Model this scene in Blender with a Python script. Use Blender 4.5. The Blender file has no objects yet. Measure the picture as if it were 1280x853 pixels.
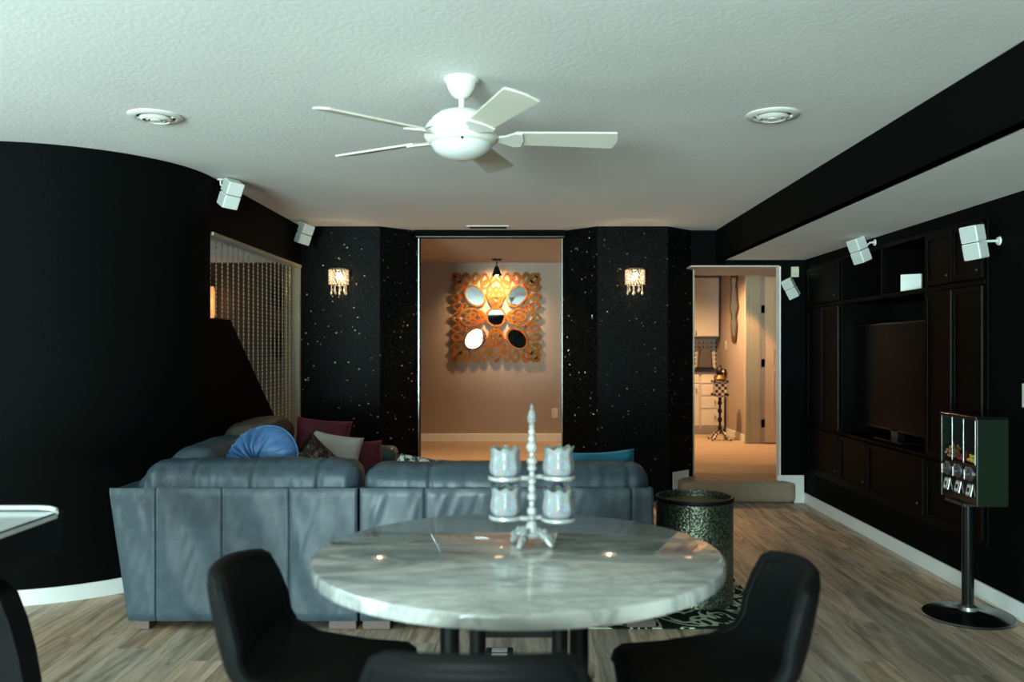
import bpy, bmesh, math, random
from mathutils import Vector, Matrix, noise, Euler
PI = math.pi
rnd = random.Random(7)
S = bpy.context.scene
COL = S.collection

# ------------------------------------------------------------------ camera
CAMZ, FPX, VPX, VPY = 1.36, 1064.0, 654.0, 437.0       # 1280x853 frame
cd = bpy.data.cameras.new('camera'); cam = bpy.data.objects.new('camera', cd); COL.objects.link(cam)
cam.location = (0, 0, CAMZ); cam.rotation_euler = (PI/2, 0, 0)
cd.sensor_width = 36.0; cd.lens = FPX/1280*36.0
cd.shift_x = -(VPX-640)/1280; cd.shift_y = (VPY-426.5)/1280
cd.clip_start = 0.05; cd.clip_end = 100
cd.dof.use_dof = True; cd.dof.focus_distance = 5.6; cd.dof.aperture_fstop = 2.0
S.camera = cam

# ------------------------------------------------------------------ world, exposure
S.view_settings.view_transform = 'Standard'; S.view_settings.look = 'None'
S.view_settings.gamma = 1.0; S.view_settings.use_curve_mapping = False
S.view_settings.exposure = 0.0
S.cycles.use_denoising = True
S.cycles.max_bounces = 8; S.cycles.diffuse_bounces = 4; S.cycles.transmission_bounces = 6
S.cycles.sample_clamp_indirect = 4.0
S.cycles.caustics_reflective = False; S.cycles.caustics_refractive = False
W = bpy.data.worlds.new('world'); S.world = W; W.use_nodes = True
wn = W.node_tree.nodes; wl = W.node_tree.links
bg = wn['Background']; bg.inputs['Color'].default_value = (0.62, 0.80, 0.86, 1); bg.inputs['Strength'].default_value = 1.0

# ------------------------------------------------------------------ daylight through the rear windows, and added fill lights
def area(name, loc, rot, sx, sy, power, col):
    l = bpy.data.lights.new(name, 'AREA'); l.shape = 'RECTANGLE'; l.size = sx; l.size_y = sy
    l.energy = power; l.color = col
    o = bpy.data.objects.new(name, l); COL.objects.link(o); o.location = loc; o.rotation_euler = rot
    return o
RB = -5.5                                  # rear wall of the room, behind the camera
DAY = (0.70, 0.95, 0.94)
for (x0, x1, k) in ((-4.3, -1.3, 1.05), (.45, 1.65, .14)):
    area('daylight_window', ((x0+x1)/2, RB-.14, 1.1), (PI/2, 0, 0), x1-x0, 2.0, 540*k, DAY)
    area('ceiling_bounce_fill', ((x0+x1)/2, RB-3.4, -.10), (math.radians(104), 0, 0), x1-x0+3.0, 2.2, 4700*k, DAY)  # added upward fill imitating ground bounce, brightens the ceiling
area('left_floor_fill', (-4.70, 1.9, 1.25), (math.radians(62), 0, -PI/2), 3.2, 1.8, 120, DAY)  # added light from the left, brightens the left floor
area('left_bounce_fill', (-7.6, 1.9, -.10), (math.radians(106), 0, -PI/2), 6.0, 2.2, 60, DAY)  # weak upward fill added on the left side
def spot(name, loc, target, power, col, angle, blend=0.6, r=0.03):
    l = bpy.data.lights.new(name, 'SPOT'); l.energy = power; l.color = col; l.spot_size = angle; l.spot_blend = blend
    l.shadow_soft_size = r
    o = bpy.data.objects.new(name, l); COL.objects.link(o); o.location = loc
    o.rotation_euler = (Vector(target)-Vector(loc)).to_track_quat('-Z', 'Y').to_euler()
    return o
def point(name, loc, power, col, r=0.03):
    l = bpy.data.lights.new(name, 'POINT'); l.energy = power; l.color = col; l.shadow_soft_size = r
    o = bpy.data.objects.new(name, l); COL.objects.link(o); o.location = loc
    return o
WARM = (1.0, 0.60, 0.30)

# ------------------------------------------------------------------ materials
def sock(nt, v):
    return v
class Mat:
    """small wrapper round a Principled material"""
    def __init__(s, name, col=(.5,.5,.5), rough=.5, metal=0, spec=.5, **kw):
        s.m = bpy.data.materials.new(name); s.m.use_nodes = True
        s.nt = s.m.node_tree; s.n = s.nt.nodes; s.l = s.nt.links
        s.p = s.n['Principled BSDF']
        s.p.inputs['Base Color'].default_value = (*col, 1)
        s.p.inputs['Roughness'].default_value = rough
        s.p.inputs['Metallic'].default_value = metal
        s.p.inputs['Specular IOR Level'].default_value = spec
        for k, v in kw.items():
            s.p.inputs[k.replace('_', ' ')].default_value = v
        s.co = None
    def coord(s, kind='Object', scale=(1,1,1), rand=False):
        tc = s.n.new('ShaderNodeTexCoord'); mp = s.n.new('ShaderNodeMapping')
        mp.inputs['Scale'].default_value = scale
        s.l.new(tc.outputs[kind], mp.inputs['Vector'])
        if rand:
            oi = s.n.new('ShaderNodeObjectInfo'); mu = s.n.new('ShaderNodeMath'); mu.operation = 'MULTIPLY'
            mu.inputs[1].default_value = 57.0
            s.l.new(oi.outputs['Random'], mu.inputs[0]); s.l.new(mu.outputs[0], mp.inputs['Location'])
        return mp.outputs['Vector']
    def noise(s, vec, scale=5, detail=4, rough=.5, dist=0):
        t = s.n.new('ShaderNodeTexNoise'); t.inputs['Scale'].default_value = scale
        t.inputs['Detail'].default_value = detail; t.inputs['Roughness'].default_value = rough
        t.inputs['Distortion'].default_value = dist
        s.l.new(vec, t.inputs['Vector']); return t
    def voro(s, vec, scale=5, feature='F1'):
        t = s.n.new('ShaderNodeTexVoronoi'); t.feature = feature; t.inputs['Scale'].default_value = scale
        s.l.new(vec, t.inputs['Vector']); return t
    def ramp(s, fac, stops, interp='LINEAR'):
        r = s.n.new('ShaderNodeValToRGB'); r.color_ramp.interpolation = interp
        e = r.color_ramp.elements
        while len(e) < len(stops): e.new(0.5)
        for k, (p, c) in enumerate(stops):
            e[k].position = p; e[k].color = (*c, 1) if len(c) == 3 else c
        s.l.new(fac, r.inputs['Fac']); return r.outputs['Color']
    def mix(s, fac, a, b, blend='MIX'):
        x = s.n.new('ShaderNodeMix'); x.data_type = 'RGBA'; x.blend_type = blend
        for key, v in ((0, fac), (6, a), (7, b)):
            if hasattr(v, 'links') or isinstance(v, bpy.types.NodeSocket): s.l.new(v, x.inputs[key])
            else: x.inputs[key].default_value = v if key == 0 else (*v, 1)
        return x.outputs[2]
    def math(s, op, a, b=None):
        x = s.n.new('ShaderNodeMath'); x.operation = op
        for k, v in ((0, a), (1, b)):
            if v is None: continue
            if isinstance(v, bpy.types.NodeSocket): s.l.new(v, x.inputs[k])
            else: x.inputs[k].default_value = v
        return x.outputs[0]
    def bump(s, h, strength=.3, dist=.01):
        b = s.n.new('ShaderNodeBump'); b.inputs['Strength'].default_value = strength; b.inputs['Distance'].default_value = dist
        s.l.new(h, b.inputs['Height']); s.l.new(b.outputs['Normal'], s.p.inputs['Normal']); return b
    def set(s, key, v):
        s.l.new(v, s.p.inputs[key]); return s

def M_paint(name, col, rough=.6, scale=60, strength=.25, dist=.004, spec=.4):
    m = Mat(name, col, rough, spec=spec); v = m.coord()
    nz = m.noise(v, scale, 3, .6)
    m.bump(nz.outputs['Fac'], strength, dist)
    n2 = m.noise(v, 1.3, 2)
    m.set('Base Color', m.mix(n2.outputs['Fac'], tuple(c*.92 for c in col), tuple(min(1, c*1.06) for c in col)))
    return m.m
black_wall = M_paint('black_wall_paint', (.0011,.0016,.0015), .75, 70, .4, .005, .05)
ceil_paint = M_paint('ceiling_knockdown', (.80,.81,.79), .95, 46, .35, .005, .15)
tan_wall = M_paint('tan_wall_paint', (.36,.29,.235), .7, 70, .2, .003)
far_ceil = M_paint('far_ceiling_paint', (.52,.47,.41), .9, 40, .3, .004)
white_trim = M_paint('white_trim_paint', (.78,.80,.78), .4, 20, .04, .002, .5)
cream_trim = M_paint('cream_trim_paint', (.40,.36,.25), .45, 20, .04, .002, .5)
cream_cab = M_paint('cream_cabinet_paint', (.62,.56,.47), .4, 25, .05, .002, .5)
door_paint = M_paint('door_paint', (.62,.46,.29), .45, 25, .05, .002, .5)

def M_wallpaper():
    m = Mat('black_mica_wallpaper', (.01,.01,.01), .3, spec=.045); v = m.coord('Object')
    vo = m.voro(v, 84); sep = m.n.new('ShaderNodeSeparateColor'); m.l.new(vo.outputs['Color'], sep.inputs[0])
    fleck = m.math('GREATER_THAN', sep.outputs[0], .9945)
    base = m.ramp(sep.outputs[1], [(0, (.0008,.001,.001)), (.5, (.0016,.002,.002)), (1, (.006,.0075,.007))])
    gold = m.ramp(sep.outputs[2], [(0, (.34,.24,.12)), (.5, (.32,.29,.24)), (1, (.45,.37,.22))])
    m.set('Base Color', m.mix(fleck, base, gold))
    m.set('Metallic', m.math('MULTIPLY', fleck, .9))
    # random tilt per chip, so single chips catch the lamps
    geo = m.n.new('ShaderNodeNewGeometry')
    sub = m.n.new('ShaderNodeVectorMath'); sub.operation = 'SUBTRACT'; m.l.new(vo.outputs['Color'], sub.inputs[0]); sub.inputs[1].default_value = (.5,.5,.5)
    sc = m.n.new('ShaderNodeVectorMath'); sc.operation = 'SCALE'; m.l.new(sub.outputs[0], sc.inputs[0]); sc.inputs['Scale'].default_value = 1.1
    m.l.new(m.math('ADD', m.math('MULTIPLY', fleck, .75), .10), sc.inputs['Scale'])
    ad = m.n.new('ShaderNodeVectorMath'); ad.operation = 'ADD'; m.l.new(geo.outputs['Normal'], ad.inputs[0]); m.l.new(sc.outputs[0], ad.inputs[1])
    no = m.n.new('ShaderNodeVectorMath'); no.operation = 'NORMALIZE'; m.l.new(ad.outputs[0], no.inputs[0])
    m.l.new(no.outputs[0], m.p.inputs['Normal'])
    m.p.inputs['Roughness'].default_value = .48
    return m.m
wallpaper = M_wallpaper()

def M_wood_floor():
    m = Mat('floor_plank_wood', rough=.42, spec=.3)
    v = m.coord('Object', (6.5, .62, 1), rand=True)
    grain = m.noise(v, 3.0, 8, .62, .6)
    v2 = m.coord('Object', (60, 1.2, 1), rand=True)
    fine = m.noise(v2, 3, 4, .6)
    v3 = m.coord('Object', (3.2, 1.0, 1), rand=True)
    knots = m.noise(v3, 3.4, 5, .6, .9)
    oi = m.n.new('ShaderNodeObjectInfo')
    tone = m.ramp(oi.outputs['Random'], [(0, (.60,.42,.27)), (.2, (.76,.60,.44)), (.4, (.50,.42,.345)), (.6, (.78,.58,.39)), (.8, (.40,.34,.28)), (1, (.68,.54,.40))])
    c = m.mix(m.ramp(grain.outputs['Fac'], [(.36, (0,0,0)), (.62, (1,1,1))]), m.mix(.68, tone, (.07,.045,.028)), tone)
    c = m.mix(m.ramp(fine.outputs['Fac'], [(.3, (.25,.25,.25)), (.55, (0,0,0))]), c, (.08,.055,.04))
    c = m.mix(m.ramp(knots.outputs['Fac'], [(.63, (0,0,0)), (.72, (.9,.9,.9))]), c, (.035,.022,.014))
    m.set('Base Color', c)
    m.set('Roughness', m.ramp(grain.outputs['Fac'], [(.3, (.5,.5,.5)), (.7, (.36,.36,.36))]))
    m.bump(grain.outputs['Fac'], .12, .002)
    return m.m
floor_wood = M_wood_floor()

def M_carpet():
    m = Mat('beige_loop_carpet', rough=.95, spec=.1); v = m.coord('Object')
    vo = m.voro(v, 120); n = m.noise(v, 3, 3)
    w = m.n.new('ShaderNodeTexWave'); w.inputs['Scale'].default_value = 26; w.inputs['Distortion'].default_value = 3; m.l.new(v, w.inputs['Vector'])
    c = m.mix(n.outputs['Fac'], (.38,.295,.21), (.47,.37,.27))
    c = m.mix(m.ramp(vo.outputs['Distance'], [(.3, (0,0,0)), (.9, (.6,.6,.6))]), c, (.16,.12,.08))
    m.set('Base Color', c); m.bump(vo.outputs['Distance'], .9, .006)
    return m.m
carpet = M_carpet()

def M_leather(name, c0, c1, c2, rough=.42, spec=.5):
    m = Mat(name, rough=rough, spec=spec); v = m.coord('Object')
    n1 = m.noise(v, 2.6, 6, .62, .8); n2 = m.noise(v, 18, 5, .7); n3 = m.voro(v, 210)
    c = m.ramp(n1.outputs['Fac'], [(.3, c0), (.52, c1), (.72, c2)])
    c = m.mix(m.ramp(n2.outputs['Fac'], [(.45, (0,0,0)), (.75, (.35,.35,.35))]), c, tuple(x*1.5 for x in c2))
    m.set('Base Color', c)
    m.set('Roughness', m.ramp(n1.outputs['Fac'], [(.3, (rough+.1,)*3), (.7, (rough-.1,)*3)]))
    m.bump(n3.outputs['Distance'], .12, .002)
    return m.m
leather = M_leather('grey_blue_leather', (.024,.040,.055), (.036,.058,.075), (.060,.085,.105), .40, .38)
black_leather = M_leather('black_chair_leather', (.0014,.0018,.0018), (.002,.0026,.0026), (.0032,.004,.004), .66, .16)
shaded_leather = M_leather('shadow_brown_leather', (.030,.024,.020), (.050,.041,.035), (.075,.064,.056), .42)  # darker brown copy of the sofa leather, the wing's shade put into its colour

def M_marble():
    m = Mat('white_marble', rough=.06, spec=.5, Coat_Weight=.5, Coat_Roughness=.03); v = m.coord('Object', (1, 4.2, 1))
    n1 = m.noise(v, 1.3, 6, .6, 1.2); n2 = m.noise(v, 3.2, 7, .65, 1.6); n3 = m.noise(v, .7, 3)
    c = m.ramp(n1.outputs['Fac'], [(.33, (.15,.17,.165)), (.44, (.40,.415,.395)), (.54, (.62,.62,.58)), (.64, (.56,.57,.53)), (.76, (.34,.36,.345))])
    ve = m.math('ABSOLUTE', m.math('SUBTRACT', n2.outputs['Fac'], .5))
    c = m.mix(m.ramp(ve, [(0, (.6,.6,.6)), (.05, (0,0,0))]), c, (.24,.26,.26))
    m.set('Base Color', c)
    return m.m
marble = M_marble()

def simple(name, col, rough=.5, metal=0, spec=.5, n=30, amt=.12, bump=.05, **kw):
    m = Mat(name, col, rough, metal, spec, **kw); v = m.coord('Object')
    nz = m.noise(v, n, 4)
    m.set('Base Color', m.mix(nz.outputs['Fac'], tuple(max(0, c*(1-amt)) for c in col), tuple(min(1, c*(1+amt)) for c in col)))
    if bump: m.bump(nz.outputs['Fac'], bump, .002)
    return m.m
fan_white = simple('fan_white_enamel', (.70,.70,.63), .35, n=10, amt=.03, bump=0)
fan_blade = simple('fan_blade_cream', (.62,.61,.52), .45, n=6, amt=.05, bump=0)
bowl_glass = simple('opal_glass_bowl', (.68,.71,.69), .25, n=5, amt=.03, bump=0)
black_metal = simple('black_metal', (.0035,.0045,.0047), .5, 0, .18, n=40)
black_gloss = simple('black_gloss', (.004,.005,.005), .15, 0, .35, n=30, bump=0)
chrome = simple('chrome', (.75,.77,.77), .15, 1, n=30, amt=.03, bump=0)
dark_hole = simple('dark_recess', (.012,.013,.012), .8)
espresso = simple('espresso_wood', (.0014,.0011,.0009), .45, 0, .05, n=14, amt=.35)
espresso_in = simple('espresso_interior', (.0025,.0025,.0025), .7, 0, .15, n=14, amt=.3)
edge_metal = simple('dark_nickel_edge', (.055,.05,.047), .4, .6)
speaker_white = simple('speaker_white_plastic', (.70,.74,.70), .45, n=60, amt=.03)
speaker_grille = simple('speaker_grille_cloth', (.42,.46,.43), .8, n=400, amt=.3)
sofa_leg = simple('sofa_leg_wood', (.12,.078,.068), .45, n=20, amt=.2)
screen_black = simple('screen_black', (.0015,.0018,.0018), .25, 0, .06, bump=0)
pearl = simple('silver_white_pearl', (.46,.48,.455), .25, .25, n=200, amt=.15, bump=.3)
crystal = Mat('clear_crystal', (.9,.95,.94), .05, spec=.6, Transmission_Weight=.75, IOR=1.5).m
mirror_mat = simple('mirror_glass', (.86,.90,.88), .02, 1, n=3, amt=.01, bump=0)
outlet_white = simple('outlet_plastic', (.62,.58,.50), .4)
blue_velvet = None

def M_velvet(name, c0, c1, rough=.45, sheen=.6, scale=9):
    m = Mat(name, c0, rough, spec=.35, Sheen_Weight=sheen, Sheen_Roughness=.35); v = m.coord('Object')
    nz = m.noise(v, scale, 4, .6, .5)
    m.set('Base Color', m.ramp(nz.outputs['Fac'], [(.3, c0), (.7, c1)])); m.bump(nz.outputs['Fac'], .2, .01)
    m.p.inputs['Sheen Tint'].default_value = (*[min(1, c*2.2) for c in c1], 1)
    return m.m
blue_velvet = M_velvet('blue_velvet', (.026,.080,.20), (.070,.165,.33), .42, .35)
teal_velvet = M_velvet('teal_velvet', (.004,.06,.10), (.012,.14,.21), .5)
maroon_velvet = M_velvet('maroon_fabric', (.060,.004,.012), (.115,.010,.026), .7)
white_fabric = M_velvet('ivory_knit_fabric', (.38,.36,.33), (.58,.55,.50), .9, .2, 120)
def M_sequin():
    m = Mat('brown_sequin_fabric', rough=.35, metal=.6); v = m.coord('Object')
    vo = m.voro(v, 60); sep = m.n.new('ShaderNodeSeparateColor'); m.l.new(vo.outputs['Color'], sep.inputs[0])
    m.set('Base Color', m.ramp(sep.outputs[0], [(0, (.012,.009,.008)), (.7, (.03,.02,.016)), (1, (.25,.15,.10))]))
    m.bump(vo.outputs['Distance'], .8, .006); return m.m
sequin = M_sequin()
def M_zebra():
    m = Mat('black_white_print_fabric', rough=.85); v = m.coord('Object')
    n = m.noise(v, 14, 2, .5, 2.5)
    m.set('Base Color', m.ramp(n.outputs['Fac'], [(.46, (.02,.02,.02)), (.52, (.62,.62,.58))])); return m.m
zebra = M_zebra()
def M_rug():
    m = Mat('dark_green_coral_rug', rough=.95, spec=.1); v = m.coord('Object')
    n1 = m.noise(v, 4.6, 2, .5, 1.8); n2 = m.noise(v, 2.2, 2)
    line = m.math('ABSOLUTE', m.math('SUBTRACT', n1.outputs['Fac'], .5))
    k = m.ramp(line, [(.038, (1,1,1)), (.048, (0,0,0))])
    fine = m.voro(v, 260)
    c = m.mix(k, (.010,.018,.016), (.52,.56,.42))
    m.set('Base Color', c); m.bump(fine.outputs['Distance'], .5, .004); return m.m
rug_mat = M_rug()
def M_drum():
    m = Mat('hammered_green_metal', rough=.34, metal=.85); v = m.coord('Object')
    vo = m.voro(v, 85); n = m.noise(v, 60, 3)
    m.set('Base Color', m.ramp(vo.outputs['Distance'], [(.12, (.010,.013,.011)), (.45, (.09,.11,.080)), (.85, (.22,.25,.18))]))
    m.bump(vo.outputs['Distance'], .45, .006); return m.m
drum_metal = M_drum()
drum_top = simple('drum_table_wood_top', (.10,.062,.036), .35, n=8, amt=.35)
def M_bronze():
    m = Mat('gilded_orange_lacquer', rough=.65, metal=0, spec=.12); v = m.coord('Object')
    n = m.noise(v, 7, 4, .6, .8)
    m.set('Base Color', m.ramp(n.outputs['Fac'], [(.3, (.09,.025,.005)), (.48, (.28,.080,.010)), (.6, (.15,.095,.015)), (.75, (.36,.12,.015))]))
    return m.m
bronze = M_bronze()
def M_irid():
    m = Mat('iridescent_glass', (.88,.94,.95), .12, spec=.7, Transmission_Weight=.40, IOR=1.35); v = m.coord('Object')
    n = m.noise(v, 55, 2)
    m.set('Base Color', m.ramp(n.outputs['Fac'], [(.34, (.28,.52,.46)), (.43, (.52,.56,.34)), (.5, (.56,.38,.54)), (.57, (.32,.50,.60)), (.66, (.60,.62,.60))]))
    return m.m
irid = M_irid()
def M_bead():
    m = Mat('lamp_crystal_bead', (.95,.86,.74), .12, spec=.6, Transmission_Weight=.3); 
    tr = m.n.new('ShaderNodeBsdfTranslucent'); tr.inputs['Color'].default_value = (1,.86,.70,1)
    mx = m.n.new('ShaderNodeMixShader'); mx.inputs['Fac'].default_value = .5
    out = m.n['Material Output']; m.l.new(m.p.outputs[0], mx.inputs[1]); m.l.new(tr.outputs[0], mx.inputs[2]); m.l.new(mx.outputs[0], out.inputs['Surface'])
    return m.m
bead_glass = M_bead()
def M_emit(name, col, s):
    m = Mat(name, col, .5); m.p.inputs['Emission Color'].default_value = (*col, 1); m.p.inputs['Emission Strength'].default_value = s
    return m.m
bulb_glow = M_emit('warm_bulb', (1, .72, .42), 40)
can_glow = M_emit('warm_downlight', (1, .66, .36), 12)
curtain_bead = simple('pale_gold_bead', (.78,.68,.48), .35, .1, n=150, amt=.35)
def M_acrylic():
    m = Mat('clear_acrylic', (.02,.02,.02), .08, spec=.5)
    tr = m.n.new('ShaderNodeBsdfTransparent'); tr.inputs['Color'].default_value = (.9,.93,.92,1)
    mx = m.n.new('ShaderNodeMixShader'); mx.inputs['Fac'].default_value = .12
    m.l.new(tr.outputs[0], mx.inputs[1]); m.l.new(m.p.outputs[0], mx.inputs[2]); m.l.new(mx.outputs[0], m.n['Material Output'].inputs['Surface'])
    return m.m
acrylic = M_acrylic()
dull_chrome = simple('dull_chrome', (.22,.23,.23), .3, .9, n=30, amt=.1, bump=0)
candy_mats = [simple('orange_candy', (.40,.16,.07), .35, n=8, amt=.3), simple('red_candy', (.25,.02,.03), .35), simple('yellow_candy', (.60,.38,.06), .35)]
vend_green = simple('dark_green_enamel', (.010,.019,.011), .22, .1, n=3, amt=.3, bump=0)
label_white = simple('white_label_card', (.42,.42,.38), .6)
def M_checker():
    m = Mat('black_white_check', rough=.35); v = m.coord('Object')
    c = m.n.new('ShaderNodeTexChecker'); c.inputs['Scale'].default_value = 26; m.l.new(v, c.inputs['Vector'])
    c.inputs['Color1'].default_value = (.62,.52,.44,1); c.inputs['Color2'].default_value = (.015,.012,.01,1)
    m.l.new(c.outputs['Color'], m.p.inputs['Base Color']); return m.m
checker = M_checker()
dark_counter = simple('dark_granite', (.018,.017,.017), .15, n=80, amt=.5)
tile_white = simple('white_wall_tile', (.62,.56,.48), .2, n=20, amt=.05)
grey_cloth = simple('charcoal_appliance', (.060,.052,.046), .55, n=12, amt=.3)
gilt_dark = simple('dark_gilt_wood', (.10,.055,.018), .4, .5, n=40, amt=.5)
iron = simple('wrought_iron', (.010,.009,.008), .5, .5)
table_white = simple('white_laminate', (.72,.76,.76), .15, n=4, amt=.04, bump=0)
ivory_plastic = simple('ivory_plastic', (.52,.56,.40), .5)

# ------------------------------------------------------------------ mesh builder
class MB:
    def __init__(s): s.v = []; s.f = []
    def add(s, vs, fs):
        o = len(s.v); s.v += [tuple(p) for p in vs]; s.f += [tuple(i+o for i in f) for f in fs]; return s
    def box(s, x0, x1, y0, y1, z0, z1):
        return s.add([(x0,y0,z0),(x1,y0,z0),(x1,y1,z0),(x0,y1,z0),(x0,y0,z1),(x1,y0,z1),(x1,y1,z1),(x0,y1,z1)],
                     [(0,3,2,1),(4,5,6,7),(0,1,5,4),(1,2,6,5),(2,3,7,6),(3,0,4,7)])
    def cbox(s, c, d, rot=None):
        vs = []
        for dz in (-1,1):
            for dx, dy in ((-1,-1),(1,-1),(1,1),(-1,1)):
                p = Vector((dx*d[0]/2, dy*d[1]/2, dz*d[2]/2))
                if rot is not None: p = rot @ p
                vs.append(p+Vector(c))
        return s.add(vs, [(0,3,2,1),(4,5,6,7),(0,1,5,4),(1,2,6,5),(2,3,7,6),(3,0,4,7)])
    def lathe(s, prof, n=24, c=(0,0,0), rot=None, capa=True, capb=True):
        vs = []; m = len(prof)
        for r, z in prof:
            for k in range(n):
                a = 2*PI*k/n; p = Vector((r*math.cos(a), r*math.sin(a), z))
                if rot is not None: p = rot @ p
                vs.append(p+Vector(c))
        fs = []
        for i in range(m-1):
            for k in range(n):
                fs.append((i*n+k, i*n+(k+1)%n, (i+1)*n+(k+1)%n, (i+1)*n+k))
        if capa: fs.append(tuple(range(n-1, -1, -1)))
        if capb: fs.append(tuple((m-1)*n+k for k in range(n)))
        return s.add(vs, fs)
    def cyl(s, p0, p1, r0, r1=None, n=14):
        p0 = Vector(p0); p1 = Vector(p1); r1 = r0 if r1 is None else r1
        d = p1-p0; q = d.to_track_quat('Z', 'Y').to_matrix()
        return s.lathe([(r0, 0), (r1, d.length)], n, p0, q)
    def tube(s, pts, r, n=8, closed=False):
        pts = [Vector(p) for p in pts]; m = len(pts)
        rs = r if isinstance(r, (list, tuple)) else [r]*m
        vs = []; up = None
        for i, p in enumerate(pts):
            if closed: t = pts[(i+1) % m]-pts[i-1]
            else: t = pts[min(i+1, m-1)]-pts[max(i-1, 0)]
            t.normalize()
            if up is None:
                up = Vector((0,0,1)) if abs(t.z) < .9 else Vector((1,0,0))
            a = t.cross(up).normalized(); b = a.cross(t).normalized(); up = b
            for k in range(n):
                w = 2*PI*k/n; vs.append(p+a*math.cos(w)*rs[i]+b*math.sin(w)*rs[i])
        fs = []
        for i in range(m if closed else m-1):
            j = (i+1) % m
            for k in range(n): fs.append((i*n+k, i*n+(k+1)%n, j*n+(k+1)%n, j*n+k))
        if not closed: fs += [tuple(range(n-1,-1,-1)), tuple((m-1)*n+k for k in range(n))]
        return s.add(vs, fs)
    def prism(s, poly, a0, a1, axis='z'):
        n = len(poly)
        def P(u, w, h): return {'z': (u, w, h), 'y': (u, h, w), 'x': (h, u, w)}[axis]
        vs = [P(u, w, a0) for u, w in poly]+[P(u, w, a1) for u, w in poly]
        fs = [tuple(range(n-1,-1,-1)), tuple(range(n, 2*n))]+[(k, (k+1)%n, n+(k+1)%n, n+k) for k in range(n)]
        return s.add(vs, fs)
    def sphere(s, c, r, nu=12, nv=8, sc=(1,1,1)):
        prof = []
        vs = []; c = Vector(c)
        vs.append(c+Vector((0,0,-r*sc[2])))
        for j in range(1, nv):
            t = -PI/2+PI*j/nv
            for k in range(nu):
                a = 2*PI*k/nu
                vs.append(c+Vector((r*sc[0]*math.cos(t)*math.cos(a), r*sc[1]*math.cos(t)*math.sin(a), r*sc[2]*math.sin(t))))
        vs.append(c+Vector((0,0,r*sc[2]))); last = len(vs)-1
        fs = [(0, 1+(k+1)%nu, 1+k) for k in range(nu)]
        for j in range(nv-2):
            for k in range(nu):
                a = 1+j*nu; b = a+nu; fs.append((a+k, a+(k+1)%nu, b+(k+1)%nu, b+k))
        a = 1+(nv-2)*nu; fs += [(a+k, a+(k+1)%nu, last) for k in range(nu)]
        return s.add(vs, fs)
    def grid(s, fn, nu, nv):
        vs = [fn(i/nu, j/nv) for j in range(nv+1) for i in range(nu+1)]
        fs = [(j*(nu+1)+i, j*(nu+1)+i+1, (j+1)*(nu+1)+i+1, (j+1)*(nu+1)+i) for j in range(nv) for i in range(nu)]
        return s.add(vs, fs)
    def xf(s, mat):
        s.v = [tuple(mat @ Vector(p)) for p in s.v]; return s
    def mesh(s, name, fix=True, merge=False):
        me = bpy.data.meshes.new(name); me.from_pydata(s.v, [], s.f); me.update()
        if fix:
            bm = bmesh.new(); bm.from_mesh(me)
            if merge: bmesh.ops.remove_doubles(bm, verts=bm.verts, dist=1e-5)
            bmesh.ops.recalc_face_normals(bm, faces=bm.faces); bm.to_mesh(me); bm.free()
        return me
    def build(s, name, mat, parent=None, smooth=False, bevel=0, sub=0, solid=0, angle=35, merge=False, loc=None, seg=2):
        me = s.mesh(name, merge=merge); me.materials.append(mat)
        if smooth:
            me.shade_smooth()
            if angle: me.set_sharp_from_angle(angle=math.radians(angle))
        o = bpy.data.objects.new(name, me); COL.objects.link(o)
        if loc is not None: o.location = loc
        if parent is not None: o.parent = parent
        if solid:
            md = o.modifiers.new('solid', 'SOLIDIFY'); md.thickness = solid; md.offset = 0
        if bevel:
            md = o.modifiers.new('bevel', 'BEVEL'); md.width = bevel; md.segments = seg; md.limit_method = 'ANGLE'; md.angle_limit = math.radians(40)
        if sub:
            md = o.modifiers.new('sub', 'SUBSURF'); md.levels = sub; md.render_levels = sub
        return o
def tag(o, label, cat, group=None):
    o['label'] = label; o['category'] = cat
    if group: o['group'] = group
    return o
def thing(name, label, cat, loc=(0,0,0), rz=0, group=None):
    o = bpy.data.objects.new(name, None); COL.objects.link(o); o.empty_display_size = .1
    o.location = loc; o.rotation_euler = (0, 0, rz)
    return tag(o, label, cat, group)
def struct(o, label=None):
    o['kind'] = 'structure'
    if label: o['label'] = label
    return o
def sroot(name, label):
    o = bpy.data.objects.new(name, None); COL.objects.link(o); return struct(o, label)
def copy_tree(o, parent=None):
    c = o.copy(); COL.objects.link(c); c.parent = parent
    for ch in list(o.children): copy_tree(ch, c)
    return c
def RZ(a): return Matrix.Rotation(a, 3, 'Z')

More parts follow.
